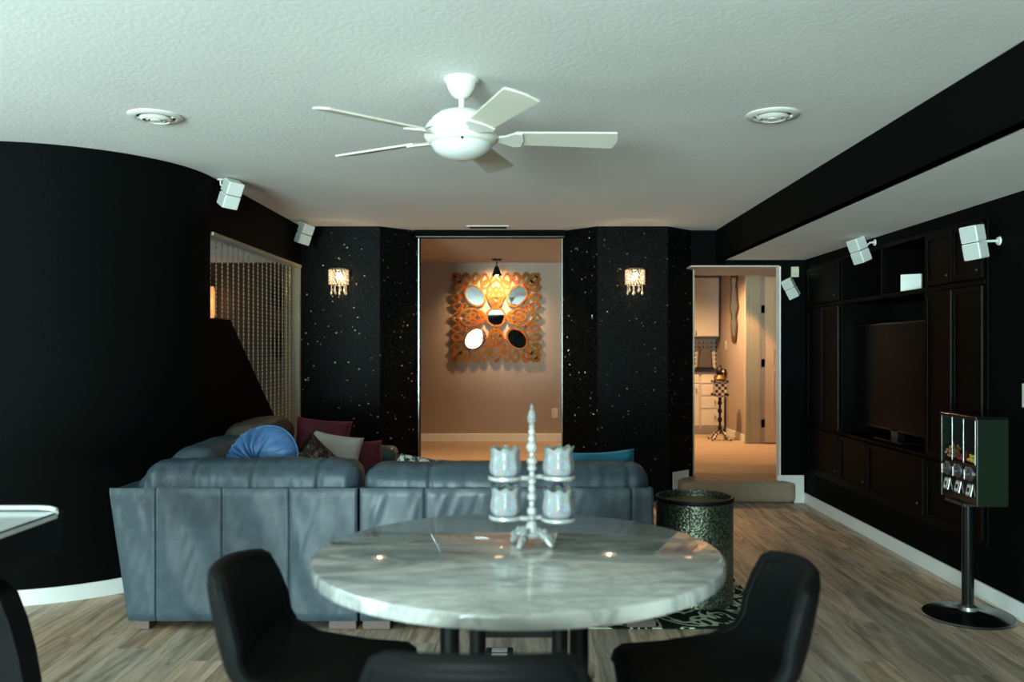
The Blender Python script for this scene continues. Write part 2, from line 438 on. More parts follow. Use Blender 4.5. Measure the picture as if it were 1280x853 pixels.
def soft_box(sx, sy, sz, r, n=(24, 10, 10), puff=(0,0,0), amp=.0, freq=4, seed=0, seams=(), seam_depth=.012, fold=0):
    """rounded cushion block centred on the origin, with sag, wrinkles and stitched seams across x"""
    bm = bmesh.new(); mb = MB(); h = Vector((sx/2, sy/2, sz/2)); inner = Vector((max(h.x-r, 0), max(h.y-r, 0), max(h.z-r, 0)))
    def mp(p):
        q = Vector((max(-inner.x, min(inner.x, p.x)), max(-inner.y, min(inner.y, p.y)), max(-inner.z, min(inner.z, p.z))))
        d = p-q
        nn = d.normalized() if d.length > 1e-9 else Vector((0,0,1))
        p2 = q+nn*r if d.length > 1e-9 else p
        ux, uy, uz = p.x/h.x, p.y/h.y, p.z/h.z
        p2 += Vector((nn.x*puff[0]*(1-uy*uy)*(1-uz*uz), nn.y*puff[1]*(1-ux**4)*(1-uz*uz), nn.z*puff[2]*(1-ux**4)*(1-uy*uy)))
        if amp:
            w = noise.noise(Vector((p2.x*freq+seed, p2.y*freq*.8, p2.z*freq*.8)))+.5*noise.noise(Vector((p2.x*freq*2.7+seed, p2.y*freq*2, p2.z*freq*1.2+3)))
            p2 += nn*w*amp
        if fold:
            p2 += nn*fold*noise.noise(Vector((p2.x*26+seed, p2.y*4, p2.z*7)))
        for sm in seams:
            p2 -= nn*seam_depth*math.exp(-((p.x-sm)/.010)**2)
        return p2
    def face(a, b, c, na, nb):      # axes a, b; c fixed
        for sgn in (-1, 1):
            def fn(u, w):
                p = Vector((0,0,0)); p[a] = (2*u-1)*h[a]; p[b] = (2*w-1)*h[b]; p[c] = sgn*h[c]; return mp(p)
            mb.grid(fn, na, nb)
    face(0, 1, 2, n[0], n[1]); face(0, 2, 1, n[0], n[2]); face(1, 2, 0, n[1], n[2])
    return mb

def pillow(w, h, t, n=16, seed=0, amp=.006, pinch=.07):
    mb = MB()
    for sg in (-1, 1):
        def fn(u, v):
            a, b = 2*u-1, 2*v-1
            x = a*w/2*(1-pinch*(1-b*b)*abs(a)); z = b*h/2*(1-pinch*(1-a*a)*abs(b))
            y = sg*t/2*((1-a**4)*(1-b**4))**.55
            wv = noise.noise(Vector((x*9+seed, z*9, sg)))*amp*(1-a*a*b*b)
            return (x, y+wv*sg*(1 if abs(a) < .99 and abs(b) < .99 else 0), z)
        mb.grid(fn, n, n)
    return mb

# ================================================================== THE SETTING
CEIL = 2.46; WL = -1.985; WR = 2.5; COLY = 7.6; UP = 0.19
# ---- floor with single planks
fl = MB().box(-4.6, 2.95, RB-.1, 8.0, -.10, -.014).build('floor', floor_wood); struct(fl, 'weathered brown wood plank floor')
PW, PL, PT = .181, 1.22, .013
pm = MB().box(0, PW-.0022, 0, PL-.002, -PT, 0).mesh('plank'); pm.materials.append(floor_wood)
far_pl = MB()
x = WR-.001-PW*37
row = 0
while x < WR-.01:
    y = RB+((row*0.437) % 1.0)*PL-PL; row += 1
    while y < 7.9:
        y0, y1 = max(y, RB), min(y+PL, 7.9)
        if y1-y0 > .05:
            if y1 > 2.2 and x > -3.25:
                o = bpy.data.objects.new('plank', pm); COL.objects.link(o); o.parent = fl
                o.location = (x, y0, 0); o.scale = (1, (y1-y0)/PL, 1)
            else:
                far_pl.box(x, x+PW-.0022, y0, y1-.002, -PT, 0)
        y += PL
    x += PW
o = far_pl.build('plank_field', floor_wood, fl); o['kind'] = 'stuff'

# ---- main ceiling, soffit
struct(MB().box(-4.6, 1.80, RB-.1, 7.92, CEIL, CEIL+.05).build('ceiling', ceil_paint), 'pale textured plaster ceiling')
struct(MB().box(1.78, 1.80, RB-.1, 7.86, 2.155, CEIL+.02).build('wall_soffit', black_wall), 'black face of the dropped soffit')
struct(MB().box(1.78, 2.6, RB-.1, 7.56, 2.155, 2.175).build('ceiling_soffit', ceil_paint), 'pale underside of the dropped soffit')
# ---- right wall with the opening for the built-in
mb = MB().box(WR, WR+.12, RB-.1, 4.57, 0, 2.17).box(WR, WR+.12, 4.57, 7.66, 2.085, 2.17).box(WR, WR+.12, 4.57, 7.66, 0, .30).box(WR, WR+.12, 7.44, 7.66, .30, 2.085)
struct(mb.build('wall_right', black_wall), 'black painted wall around the built-in cabinets')
# ---- rear wall with the windows the daylight comes through
mb = MB().box(-4.6, -4.3, RB-.1, RB, 0, CEIL).box(-1.3, .45, RB-.1, RB, 0, CEIL).box(1.65, 2.6, RB-.1, RB, 0, CEIL)
for (x0, x1) in ((-4.3, -1.3), (.45, 1.65)): mb.box(x0, x1, RB-.1, RB, 2.12, CEIL).box(x0, x1, RB-.1, RB, 0, .08)
struct(mb.build('wall_rear', black_wall), 'black wall around the rear windows')
for nm, x0, x1, bars in (('window_1', -4.3, -1.3, 3), ('window_2', .45, 1.65, 2)):
    w1 = sroot(nm, 'rear window letting in cool daylight')
    for k in range(bars):
        xx = x0+.03+(x1-x0-.06)*k/(bars-1); MB().box(xx-.03, xx+.03, RB-.085, RB-.015, .08, 2.12).build('mullion', white_trim, w1)
    MB().box(x0, x1, RB-.085, RB-.015, 2.06, 2.12).build('window_head', white_trim, w1)
    MB().box(x0, x1, RB-.085, RB-.015, .08, .14).build('window_sill', white_trim, w1)
# ---- left walls
CX, CY, CR = -2.905, 5.40, .92
mb = MB()
NA = 28
outer = [(CX+CR*math.cos(-PI/2*k/NA), CY+CR*math.sin(-PI/2*k/NA)) for k in range(NA+1)]
inner = [(CX+(CR-.12)*math.cos(-PI/2*k/NA), CY+(CR-.12)*math.sin(-PI/2*k/NA)) for k in range(NA+1)]
mb.prism([*outer, (-4.6, CY-CR), (-4.6, CY-CR+.12), *reversed(inner)], 0, CEIL)
struct(mb.build('wall_left_curved', black_wall, smooth=True, merge=True), 'black curved wall bulging towards the sofa')
mb = MB().box(WL-.14, WL, 5.40, 7.6, 2.11, CEIL)
mb.prism([(5.40, 0), (7.58, 0), (7.58, .26), (6.835, .795), (5.77, 1.56), (5.40, 1.56)], WL-.14, WL, 'x')
struct(mb.build('wall_left', black_wall), 'black side wall with a sloping sill under the bead curtain')
mb = MB().box(-4.6, -4.5, RB-.1, .3, 0, CEIL).box(-4.6, -4.5, 3.5, 4.6, 0, CEIL).box(-4.6, -4.5, .3, 3.5, 2.12, CEIL).box(-4.6, -4.5, .3, 3.5, 0, .08)
struct(mb.build('wall_left_front', black_wall), 'black wall around the added side window')
w3 = sroot('added_window', 'wide unseen side window added to brighten the left floor')  # unseen window, added to go with the left floor fill
for yy in (.33, 1.9, 3.47): MB().box(-4.585, -4.515, yy-.03, yy+.03, .08, 2.12).build('mullion', white_trim, w3)
MB().box(-4.585, -4.515, .3, 3.5, 2.06, 2.12).build('window_head', white_trim, w3)
MB().box(-4.585, -4.515, .3, 3.5, .08, .14).build('window_sill', white_trim, w3)
struct(MB().box(WL-.14, WL-.002, 7.56, 7.60, .27, 2.11).build('trim_1', cream_trim), 'pale jamb beside the bead curtain')
# curved baseboard
mb = MB(); o2 = [(CX+(CR+.014)*math.cos(-PI/2*k/NA), CY+(CR+.014)*math.sin(-PI/2*k/NA)) for k in range(NA+1)]
mb.prism([*o2, (-4.5, CY-CR-.014), (-4.5, CY-CR), *reversed(outer)], .001, .085)
mb.box(WL, WL+.014, 5.40, 7.6, .001, .085)
struct(mb.build('baseboard_left', white_trim, smooth=True, merge=True), 'white baseboard along the curved wall')
mb = MB().box(WR-.014, WR, RB, 7.55, .001, .092).box(WR-.020, WR-.014, RB, 7.55, .001, .018)
struct(mb.build('baseboard_right', white_trim, bevel=.003), 'white baseboard along the black right wall')
# ---- wallpapered columns
def column(name, poly, label):
    return struct(MB().prism(poly, 0, CEIL).build(name, wallpaper), label)
column('wall_column_left', [(WL-.14, 7.60), (-1.28, 7.60), (-.973, 7.90), (-.973, 8.10), (WL-.14, 8.10)], 'faceted column in black mica-flecked wallpaper by the bead curtain')
column('wall_column_right', [(.664, 7.60), (1.293, 7.60), (1.57, 7.88), (1.57, 8.10), (.364, 8.10), (.364, 7.90)], 'faceted column in black mica-flecked wallpaper by the hall doorway')
struct(MB().box(-.975, -.965, 7.895, 7.905, UP, 2.39).build('trim_2', dull_chrome), 'thin metal corner strip')
struct(MB().box(.357, .366, 7.895, 7.905, UP, 2.39).build('trim_3', dull_chrome), 'thin metal corner strip')
struct(MB().box(-1.0, .39, 7.83, 7.93, 2.392, CEIL).build('wall_header', black_wall, bevel=.003), 'black header over the alcove opening')
struct(MB().box(-.985, .375, 7.822, 7.83, 2.392, 2.402).build('trim_4', edge_metal))
# ---- hall doorway: header, lintel, jamb wall, step
mb = MB().box(1.5, 1.80, 7.86, 8.5, 2.11, CEIL).box(1.80, 2.7, 7.56, 8.5, 2.11, CEIL)
struct(mb.build('wall_lintel', black_wall), 'black lintel over the hall doorway')
struct(MB().box(1.5, 2.7, 7.60, 8.5, 2.098, 2.11).build('ceiling_hall', far_ceil), 'pale underside of the hall lintel')
struct(MB().box(2.285, 2.62, 7.55, 7.64, 0, 2.11).build('wall_jamb', black_wall), 'narrow black wall beside the hall doorway')
struct(MB().box(2.273, 2.285, 7.552, 7.65, UP, 2.098).build('trim_5', white_trim), 'white jamb of the hall doorway')
struct(MB().box(1.57, 1.584, 7.87, 8.1, UP, 2.098).build('trim_6', cream_trim))
# stepped baseboard block around the step
mb = MB().prism([(2.25, .245), (2.25, .20), (2.345, .19), (2.395, .15), (2.40, .001), (2.486, .001), (2.486, .245)], 7.534, 7.549, 'y')
mb.prism([(2.486, .001), (2.486, .092), (2.465, .092), (2.465, .001)], 7.532, 7.549, 'y')
struct(mb.build('baseboard_step', white_trim), 'white stepped baseboard block beside the carpeted step')
mb = MB().prism([(1.35, 7.64), (1.52, 7.81), (1.512, 7.825), (1.34, 7.655)], .10, .255)
struct(mb.build('baseboard_column', white_trim), 'white baseboard block at the foot of the right column')
sb = soft_box(1.02, .42, UP+.0, .045, (20, 10, 10)).xf(Matrix.Translation((1.905, 7.715, UP/2)))
struct(sb.build('step', carpet, smooth=True, merge=True, angle=60), 'carpeted step with a rounded nose up to the hall')
# ---- raised far rooms
fp = [(-5.0, 5.5), (WL-.14, 5.5), (WL-.14, 7.62), (-.97, 8.0), (.36, 8.0), (1.5, 7.9), (1.55, 7.66), (2.62, 7.66), (4.0, 7.66), (4.0, 12.4), (-5.0, 12.4)]
mb = MB().box(-5, WL-.141, 5.45, 8.0, 0, UP).box(WL-.141, 4.0, 7.93, 12.4, 0, UP-.0005).box(1.572, 4.0, 7.66, 7.93, 0, UP-.001)
struct(mb.build('floor_raised', carpet), 'raised carpeted floor of the rooms beyond')
mb = MB().box(-5, WL-.14, 5.3, 8.0, CEIL, CEIL+.05).box(-5, 1.5, 7.925, 12.4, CEIL+.001, CEIL+.05).box(1.5, 4.1, 8.5, 12.4, CEIL+.001, CEIL+.05).box(2.7, 4.1, 7.6, 8.5, CEIL+.001, CEIL+.05)
struct(mb.build('ceiling_far', far_ceil), 'tan lit ceiling of the rooms beyond')
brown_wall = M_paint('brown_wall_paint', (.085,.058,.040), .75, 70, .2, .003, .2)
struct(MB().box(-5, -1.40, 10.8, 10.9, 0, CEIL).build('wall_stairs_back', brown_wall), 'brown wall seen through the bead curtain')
struct(MB().box(-1.40, 1.2, 10.8, 10.9, 0, CEIL).build('wall_back', tan_wall), 'tan wall behind the sunburst mirror')
struct(MB().box(1.1, 2.9, 12.35, 12.45, 0, CEIL).build('wall_kitchen', tan_wall))
struct(MB().box(1.1, 1.2, 10.9, 12.35, 0, CEIL).build('wall_kitchen_left', tan_wall))
struct(MB().box(2.80, 2.9, 10.60, 12.35, 0, CEIL).build('wall_kitchen_right', tan_wall), 'tan kitchen wall with the oval mirror')
mb = MB().box(2.80, 3.0, 10.57, 10.67, 0, CEIL).box(3.0, 4.1, 10.57, 10.67, 2.26, CEIL)
struct(mb.build('wall_hall', tan_wall))
struct(MB().box(4.0, 4.1, 7.6, 10.7, 0, CEIL).build('wall_far_right', tan_wall))
struct(MB().box(2.62, 4.1, 7.6, 7.66, 0, CEIL).build('wall_hall_front', tan_wall))
struct(MB().box(-1.48, -1.40, 8.09, 10.8, 0, CEIL).build('added_partition', tan_wall), 'tan partition added beside the mirror alcove to block its light')  # unseen wall added to keep the alcove downlight out of the stair room
struct(MB().box(-5.1, -5, 5.2, 10.9, 0, CEIL).build('wall_far_left', brown_wall))
struct(MB().box(-5.1, CX+.02, 5.28, 5.40, 0, CEIL).build('wall_stair', tan_wall))
struct(MB().box(-5, 1.2, 10.785, 10.8, UP, UP+.10).build('baseboard_back', white_trim, bevel=.003), 'white baseboard under the sunburst mirror')
struct(MB().box(2.786, 2.80, 10.60, 11.70, UP, UP+.09).build('baseboard_kitchen', white_trim, bevel=.003), 'white baseboard of the kitchen wall')
# hall door with casing
mb = MB().box(2.755, 2.80, 10.545, 10.60, UP, 2.34).box(2.80, 2.95, 10.555, 10.572, UP, 2.34).box(2.82, 2.93, 10.548, 10.556, UP, 2.34)
struct(mb.build('trim_7', cream_trim, bevel=.004), 'wide cream casing of the hall door')
d1 = sroot('door_1', 'cream six-panel door ajar in the hall')
db = MB().box(2.998, 3.76, 10.58, 10.615, UP+.01, 2.262)
db.build('door_leaf', door_paint, d1, bevel=.003)
for (z0, z1) in ((UP+.20, UP+.90), (UP+1.0, UP+1.18), (UP+1.28, UP+1.92)):
    for (x0, x1) in ((3.10, 3.33), (3.43, 3.66)):
        m2 = MB()
        for (a0, a1, b0, b1) in ((x0, x1, z0, z0+.02), (x0, x1, z1-.02, z1), (x0, x0+.02, z0+.02, z1-.02), (x1-.02, x1, z0+.02, z1-.02)):
            m2.box(a0, a1, 10.568, 10.581, b0, b1)
        m2.box(x0+.05, x1-.05, 10.572, 10.581, z0+.05, z1-.05)
        m2.build('door_panel', door_paint, d1, bevel=.004)
for z in (UP+.2, UP+.95, UP+1.62):
    MB().box(2.955, 3.0, 10.57, 10.585, z, z+.10).build('hinge', edge_metal, d1)
struct(MB().box(2.9, 4.1, 11.0, 11.1, 0, CEIL).build('wall_closet', tan_wall))
struct(MB().box(2.95, 2.998, 10.62, 10.66, UP, 2.26).build('gap_shade_strip', dark_hole))  # dark strip, puts the shade of the hinge gap into colour

# ================================================================== OBJECTS
# ---- leather sectional sofa
SY = 4.10
sofa = thing('sectional_sofa', 'L-shaped blue-grey leather sectional sofa seen from behind', 'sofa', (0, SY, 0))
BT, BB = .690, .048
def back_panel(xa, xb, xa_b=None, seed=0, y0=0, nx=14):
    """one stitched leather panel of the sofa back, xa..xb at the top, xa_b at the foot"""
    xa_b = xa if xa_b is None else xa_b
    mb = MB()
    def fn(u, v):
        x0 = xa_b+(xa-xa_b)*v; x = x0+(xb-x0)*u; z = BB+(BT-BB)*v
        e = min(u, 1-u)*(xb-xa); dip = .005*math.exp(-(e/.005)**2)
        ez = min(v, 1-v)*(BT-BB); dip += .008*math.exp(-(ez/.010)**2)
        w = noise.noise(Vector((x*8+z*3+seed, z*1.6, seed)))*.011*(1 if v > .1 else v*10)
        w += noise.noise(Vector((x*26-z*9, z*3, seed+4)))*.003
        return (x, y0+dip+w*min(1, e/.05), z)
    mb.grid(fn, nx*3, 30)
    # returns to give the panel its depth
    mb.box(min(xa, xa_b)+abs(xa-xa_b), xb, y0+.022, y0+.10, BB+.004, BT-.006)
    return mb
xs_top = [-2.0, -1.772, -1.452, -1.128, -.800]
for k in range(4):
    back_panel(xs_top[k]+.001, xs_top[k+1]-.001, (-1.905 if k == 0 else None), seed=k*7).build('back_panel', leather, sofa, smooth=True, angle=50)
xs_b = [-.788, -.474, -.143, .193, .524, .630]
for k in range(5):
    back_panel(xs_b[k]+.001, xs_b[k+1]-.001, seed=40+k*5, nx=14 if k < 4 else 6).build('back_panel', leather, sofa, smooth=True, angle=50)
# carcass: back, wing, arm ends
mb = MB().box(-1.90, -.800, .03, .24, BB, .675).box(-.788, .628, .03, .24, BB, .675)
mb.prism([(-1.955, .675), (-1.99, .686), (-1.90, BB), (-1.78, BB), (-1.78, .675)], .04, 2.36, 'y')
mb.build('back_frame', leather, sofa, bevel=.015)
MB().box(-1.80, -1.02, .2, 2.30, BB, .30).box(-1.02, .60, .2, .98, BB, .30).build('seat_base', leather, sofa, bevel=.02)
# seats
for (cx_, cy_, w_, d_) in ((-.44, .62, .80, .74), (.36-.16, .62, .82-.34, .74)):
    soft_box(w_, d_, .16, .05, (16, 14, 6), (0, 0, .025), .006, 4, cx_).xf(Matrix.Translation((cx_, cy_, .375))).build('seat_cushion', leather, sofa, smooth=True, merge=True, angle=0)
for cy_ in (.62, 1.36, 2.0):
    h_ = .74 if cy_ < 1.9 else .54
    soft_box(.80, h_-.02, .16, .05, (16, 14, 6), (0, 0, .025), .006, 4, cy_).xf(Matrix.Translation((-1.33+(.0), cy_, .375))).build('seat_cushion', leather, sofa, smooth=True, merge=True, angle=0)
# back cushions: the long rolls that show above the frame
c = soft_box(1.06, .26, .40, .072, (110, 14, 22), (.0, .02, .012), .008, 7, 3, seams=(-.31+.045, .015, .335), seam_depth=.010, fold=.006)
c.xf(Matrix.Translation((-1.335, .185, .60))); c.build('back_cushion', leather, sofa, smooth=True, merge=True, angle=0)
c = soft_box(1.405, .26, .385, .075, (120, 14, 22), (.0, .02, .010), .006, 6, 9, seams=(-.375, -.05, .28, .6), seam_depth=.010, fold=.004)
c.xf(Matrix.Translation((-.080, .185, .592))); c.build('back_cushion', leather, sofa, smooth=True, merge=True, angle=0)
# rounded corner piece and cushions of the wing
c = soft_box(.34, .46, .36, .09, (26, 26, 20), (.0, .02, .01), .010, 7, 5, fold=.008)
c.xf(Matrix.Translation((-1.745, .29, .575))); c.build('corner_cushion', leather, sofa, smooth=True, merge=True, angle=0)
for (cy_, ly, top, lean, lm_) in ((.90, .80, .81, 0, leather), (1.72, .80, .865, .10, shaded_leather)):
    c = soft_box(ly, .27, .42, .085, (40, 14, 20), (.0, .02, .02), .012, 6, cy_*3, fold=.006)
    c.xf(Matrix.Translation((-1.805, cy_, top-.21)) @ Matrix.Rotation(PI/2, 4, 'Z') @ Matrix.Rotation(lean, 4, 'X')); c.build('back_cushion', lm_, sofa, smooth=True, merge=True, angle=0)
# arm at the far end of the wing and right end of the back run
soft_box(.98, .22, .57, .05, (24, 8, 12), (0, .01, .008), .003, 4, 2).xf(Matrix.Translation((-1.45, 2.39, .335))).build('arm', leather, sofa, smooth=True, merge=True, angle=0)
soft_box(.16, .80, .50, .045, (8, 20, 12), (0, 0, .006), .003, 4, 8).xf(Matrix.Translation((.552, .62, .30))).build('arm', leather, sofa, smooth=True, merge=True, angle=0)
for (x0, x1, y0) in ((-1.885, -1.815, .03), (-.945, -.81, .03), (-.78, -.645, .03), (.505, .645, .03), (-1.9, -1.82, 2.3), (-1.1, -1.02, 2.3), (.50, .62, .9)):
    z0 = 0.0095 if x0 > -.9 and y0 < 1.5 and x0 > .2 else .0
    MB().box(x0, x1, y0, y0+.09, z0, BB+.004).build('leg', sofa_leg, sofa, bevel=.004)

# ---- rug
rg = MB().box(.02, 1.245, 4.13, 6.4, .0012, .009).build('area_rug', rug_mat, bevel=.003)
tag(rg, 'dark green rug with cream coral branches under the drum table', 'rug')

# ---- drum side table
dt = thing('drum_table', 'round hammered green metal drum table beside the sofa', 'side table', (.925, 4.60, .0095))
DR, DH = .205, .560
MB().lathe([(DR*.97, 0), (DR, .006), (DR, DH-.012), (DR*.995, DH), (DR*.945, DH), (DR*.94, DH-.045), (DR*.9, DH-.05)], 64, capa=True, capb=False).build('drum_body', drum_metal, dt, smooth=True)
MB().lathe([(.001, DH-.052), (DR*.945, DH-.052), (DR*.945, DH-.035), (.001, DH-.035)], 64).build('table_top', drum_top, dt, smooth=True)
MB().lathe([(DR+.001, DH-.022), (DR+.004, DH-.018), (DR+.004, DH-.004), (DR+.001, DH)], 64, capa=False, capb=False).build('rim_band', black_metal, dt, smooth=True)
a = math.radians(-108)
MB().cbox((math.cos(a)*(DR+.001), math.sin(a)*(DR+.001), DH/2-.01), (.004, .003, DH-.03), RZ(a+PI/2)).build('seam', black_metal, dt)

# ---- marble table
TX, TY, TR, TH = -.0145, 2.575, .612, .75
tb = thing('round_table', 'round white marble table with a black post base', 'table', (TX, TY, 0))
MB().lathe([(TR-.012, TH-.044), (TR-.002, TH-.040), (TR, TH-.034), (TR, TH-.010), (TR-.003, TH-.003), (TR-.010, TH)], 128).build('table_top', marble, tb, smooth=True, angle=30)
for (lx, ly) in ((-.19, -.2), (.17, -.2), (-.135, .22), (.135, .22)):
    MB().lathe([(.027, .02), (.027, TH-.05)], 20, (lx, ly, 0)).build('post', black_metal, tb, smooth=True)
MB().lathe([(.30, TH-.062), (.30, TH-.045)], 48).build('mounting_plate', black_metal, tb, smooth=True)
MB().box(-.135, .135, .21, .23, .415, TH-.06).build('base_panel', black_metal, tb, bevel=.003)
MB().lathe([(.33, 0), (.335, .006), (.33, .022), (.05, .024)], 48).build('base_plate', black_metal, tb, smooth=True)

# ---- bucket chairs (local: facing +y)
def interp(tab, t):
    for (a, b) in zip(tab, tab[1:]):
        if t <= b[0]:
            k = (t-a[0])/(b[0]-a[0]); k = k*k*(3-2*k)*.5+k*.5
            return [a[j]+(b[j]-a[j])*k for j in range(1, len(a))]
    return list(tab[-1][1:])
def make_chair():
    ch = thing('dining_chair', '', 'chair')
    # t, y, z, half width, forward curl of the sides, lift of the sides
    tab = [(0, .235, .455, .175, 0, 0), (.06, .225, .478, .195, 0, 0), (.25, .10, .480, .215, 0, .002), (.42, -.05, .470, .222, .0, .035),
           (.54, -.14, .478, .225, .015, .065), (.64, -.195, .525, .228, .045, .060), (.75, -.222, .60, .226, .065, .035), (.88, -.243, .69, .212, .065, .010), (.97, -.256, .762, .190, .055, -.006), (1, -.258, .775, .165, .05, -.012)]
    def fn(u, v):
        y, z, hw, curl, lift = interp(tab, v); a = 2*u-1
        s_ = abs(a)**2.4
        return (a*hw, y+curl*s_, z+lift*s_)
    MB().grid(fn, 16, 30).build('seat_shell', black_leather, ch, smooth=True, solid=.042, bevel=0, sub=1, angle=0)
    # piped edge
    pts = [fn(0, k/24) for k in range(25)]+[fn(k/10, 1) for k in range(1, 10)]+[fn(1, 1-k/24) for k in range(25)]
    pts = [Vector(p) for p in pts]
    MB().tube(pts, .0205, 10).build('edge_piping', black_leather, ch, smooth=True)
    MB().box(-.13, .13, -.10, .14, .425, .445).build('under_frame', black_metal, ch, bevel=.004)
    for sx in (-1, 1):
        for sy in (-1, 1):
            MB().cyl((sx*.12, .02+sy*.10, .435), (sx*.20, .01+sy*.20, .0), .013, .010, 12).build('leg', black_metal, ch, smooth=True)
    return ch
CG = 'black bucket chairs around the marble table'
c1 = make_chair()
c1.location = (-.555, 2.305, .0); c1.rotation_euler = (0, 0, -PI/2+.02)
tag(c1, 'black leather bucket chair between the marble table and the hockey table', 'chair', CG)
c2 = copy_tree(c1); c2.location = (.500, 2.285, 0); c2.rotation_euler = (0, 0, PI/2-.04)
tag(c2, 'black leather bucket chair on the drum table side of the marble table', 'chair', CG)
c3 = copy_tree(c1); c3.location = (-.085, 1.835, 0); c3.rotation_euler = (0, 0, -.03)
tag(c3, 'black leather bucket chair with its back turned, opposite the sofa', 'chair', CG)

# ---- candle holder on the table
KX, KY = .027, 2.645
ck = thing('candle_stand', 'two-tier silver-white jewelled candle stand on the marble table', 'candle holder', (KX, KY, TH))
prof = [(.026, .034), (.022, .055), (.014, .076)]
z = .077
for (h, r) in ((.016, .010), (.028, .016), (.018, .010), (.026, .015), (.024, .012), (.022, .013), (.020, .010), (.020, .015), (.024, .0165), (.016, .010), (.030, .0175), (.022, .012), (.020, .011)):
    prof += [(r*.7, z+.001), (r, z+h*.35), (r, z+h*.65), (r*.7, z+h)]; z += h
MB().lathe(prof, 20).build('stem', pearl, ck, smooth=True, angle=50)
ztop = z
MB().lathe([(.008, ztop), (.010, ztop+.008), (.006, ztop+.012)], 12).build('finial_cup', pearl, ck, smooth=True)
MB().lathe([(.005, ztop+.01), (.014, ztop+.026), (.0145, ztop+.036), (.009, ztop+.056), (.004, ztop+.064), (.006, ztop+.070), (.001, ztop+.078)], 8).build('finial', crystal, ck)
for k in range(4):
    a = PI/4+k*PI/2+.2
    p = [(math.cos(a)*r, math.sin(a)*r, zz) for r, zz in ((.012, .036), (.030, .038), (.050, .032), (.062, .018), (.070, .010))]
    ft = MB().tube(p, [.012, .012, .012, .011, .009], 10); ft.sphere((math.cos(a)*.070, math.sin(a)*.070, .0095), .0095, 10, 6)
    fo = ft.build('foot', pearl, ck, smooth=True)
    g = MB()
    for (r, zz, s_) in ((.028, .050, .010), (.046, .046, .012), (.062, .030, .013), (.052, .026, .012)):
        g.sphere((math.cos(a+.1)*r, math.sin(a+.1)*r, zz), s_, 7, 5)
    g.build('jewel', crystal, fo)
MB().lathe([(.034, .028), (.040, .036), (.034, .044)], 20).build('collar', pearl, ck, smooth=True)
cup_pos = []
for zt, sw, tier in ((.086, -.20, 'lower'), (.212, .08, 'upper')):
    ca, sa = math.cos(sw), math.sin(sw)
    bar = []
    for k in range(17):
        t = -1+2*k/16; xx = t*.05; yy = .014*math.sin(t*PI)
        bar.append((xx*ca-yy*sa, xx*sa+yy*ca, zt))
    MB().tube(bar, .0075, 8).build('arm', pearl, ck, smooth=True)
    for sx in (-1, 1):
        cx_, cy_ = sx*.083*ca, sx*.083*sa
        MB().lathe([(.001, zt-.008), (.046, zt-.008), (.053, zt-.003), (.053, zt+.005), (.049, zt+.007), (.047, zt+.001), (.001, zt)], 32, (cx_, cy_, 0)).build('cup_tray', pearl, ck, smooth=True, angle=50)
        cup_pos.append((cx_, cy_, zt, tier))
def make_cup():
    mb = MB(); n = 40
    prof = [(.022, .0005), (.037, .002), (.0455, .016), (.0475, .034), (.0445, .054), (.0415, .070), (.0440, .086), (.0470, .094)]
    prof2 = [(r-.0035, z_) for r, z_ in reversed(prof[1:])]+[(.012, .006)]
    allp = prof+prof2
    vs = []; 
    for r, z_ in allp:
        for k in range(n):
            a = 2*PI*k/n; fl_ = math.cos(a*8)
            rr = r*(1+.05*fl_*min(1, z_/.02)); zz = z_+(.005*(fl_-.6) if z_ > .08 else 0)
            vs.append((rr*math.cos(a), rr*math.sin(a), max(zz, .0005)))
    fs = []
    m_ = len(allp)
    for i in range(m_-1):
        for k in range(n): fs.append((i*n+k, i*n+(k+1)%n, (i+1)*n+(k+1)%n, (i+1)*n+k))
    fs.append(tuple(range(n-1,-1,-1))); fs.append(tuple((m_-1)*n+k for k in range(n)))
    return mb.add(vs, fs)
cup0 = make_cup().build('votive_glass', irid, None, smooth=True, angle=60)
for k, (cx_, cy_, zt, tier) in enumerate(cup_pos):
    o = cup0 if k == 0 else cup0.copy()
    if k: COL.objects.link(o)
    o.location = (KX+cx_, KY+cy_, TH+zt+.001)
    tag(o, 'fluted iridescent votive glass on the %s tier, on the %s side' % (tier, 'curved wall' if cx_ < 0 else 'candy machine'), 'candle glass', 'votive glasses on the candle stand')

# ---- hockey table at the left edge
ht = thing('hockey_table', 'black-sided game table with a glossy white top and flared legs', 'game table', (-1.590, 2.945, 0))
def rr_poly(x0, x1, y0, y1, r, n=6):
    p = []
    for (cx_, cy_, a0) in ((x1-r, y1-r, 0), (x0+r, y1-r, PI/2), (x0+r, y0+r, PI), (x1-r, y0+r, 1.5*PI)):
        for k in range(n+1): a = a0+PI/2*k/n; p.append((cx_+r*math.cos(a), cy_+r*math.sin(a)))
    return p
LX, LY = 1.12, 2.15
MB().prism(rr_poly(-LX, .004, -LY, .0, .05), .785, .800).build('play_surface', table_white, ht)
MB().box(-LX+.02, -.018, -LY+.02, -.012, .664, .786).build('body', black_metal, ht, bevel=.004)
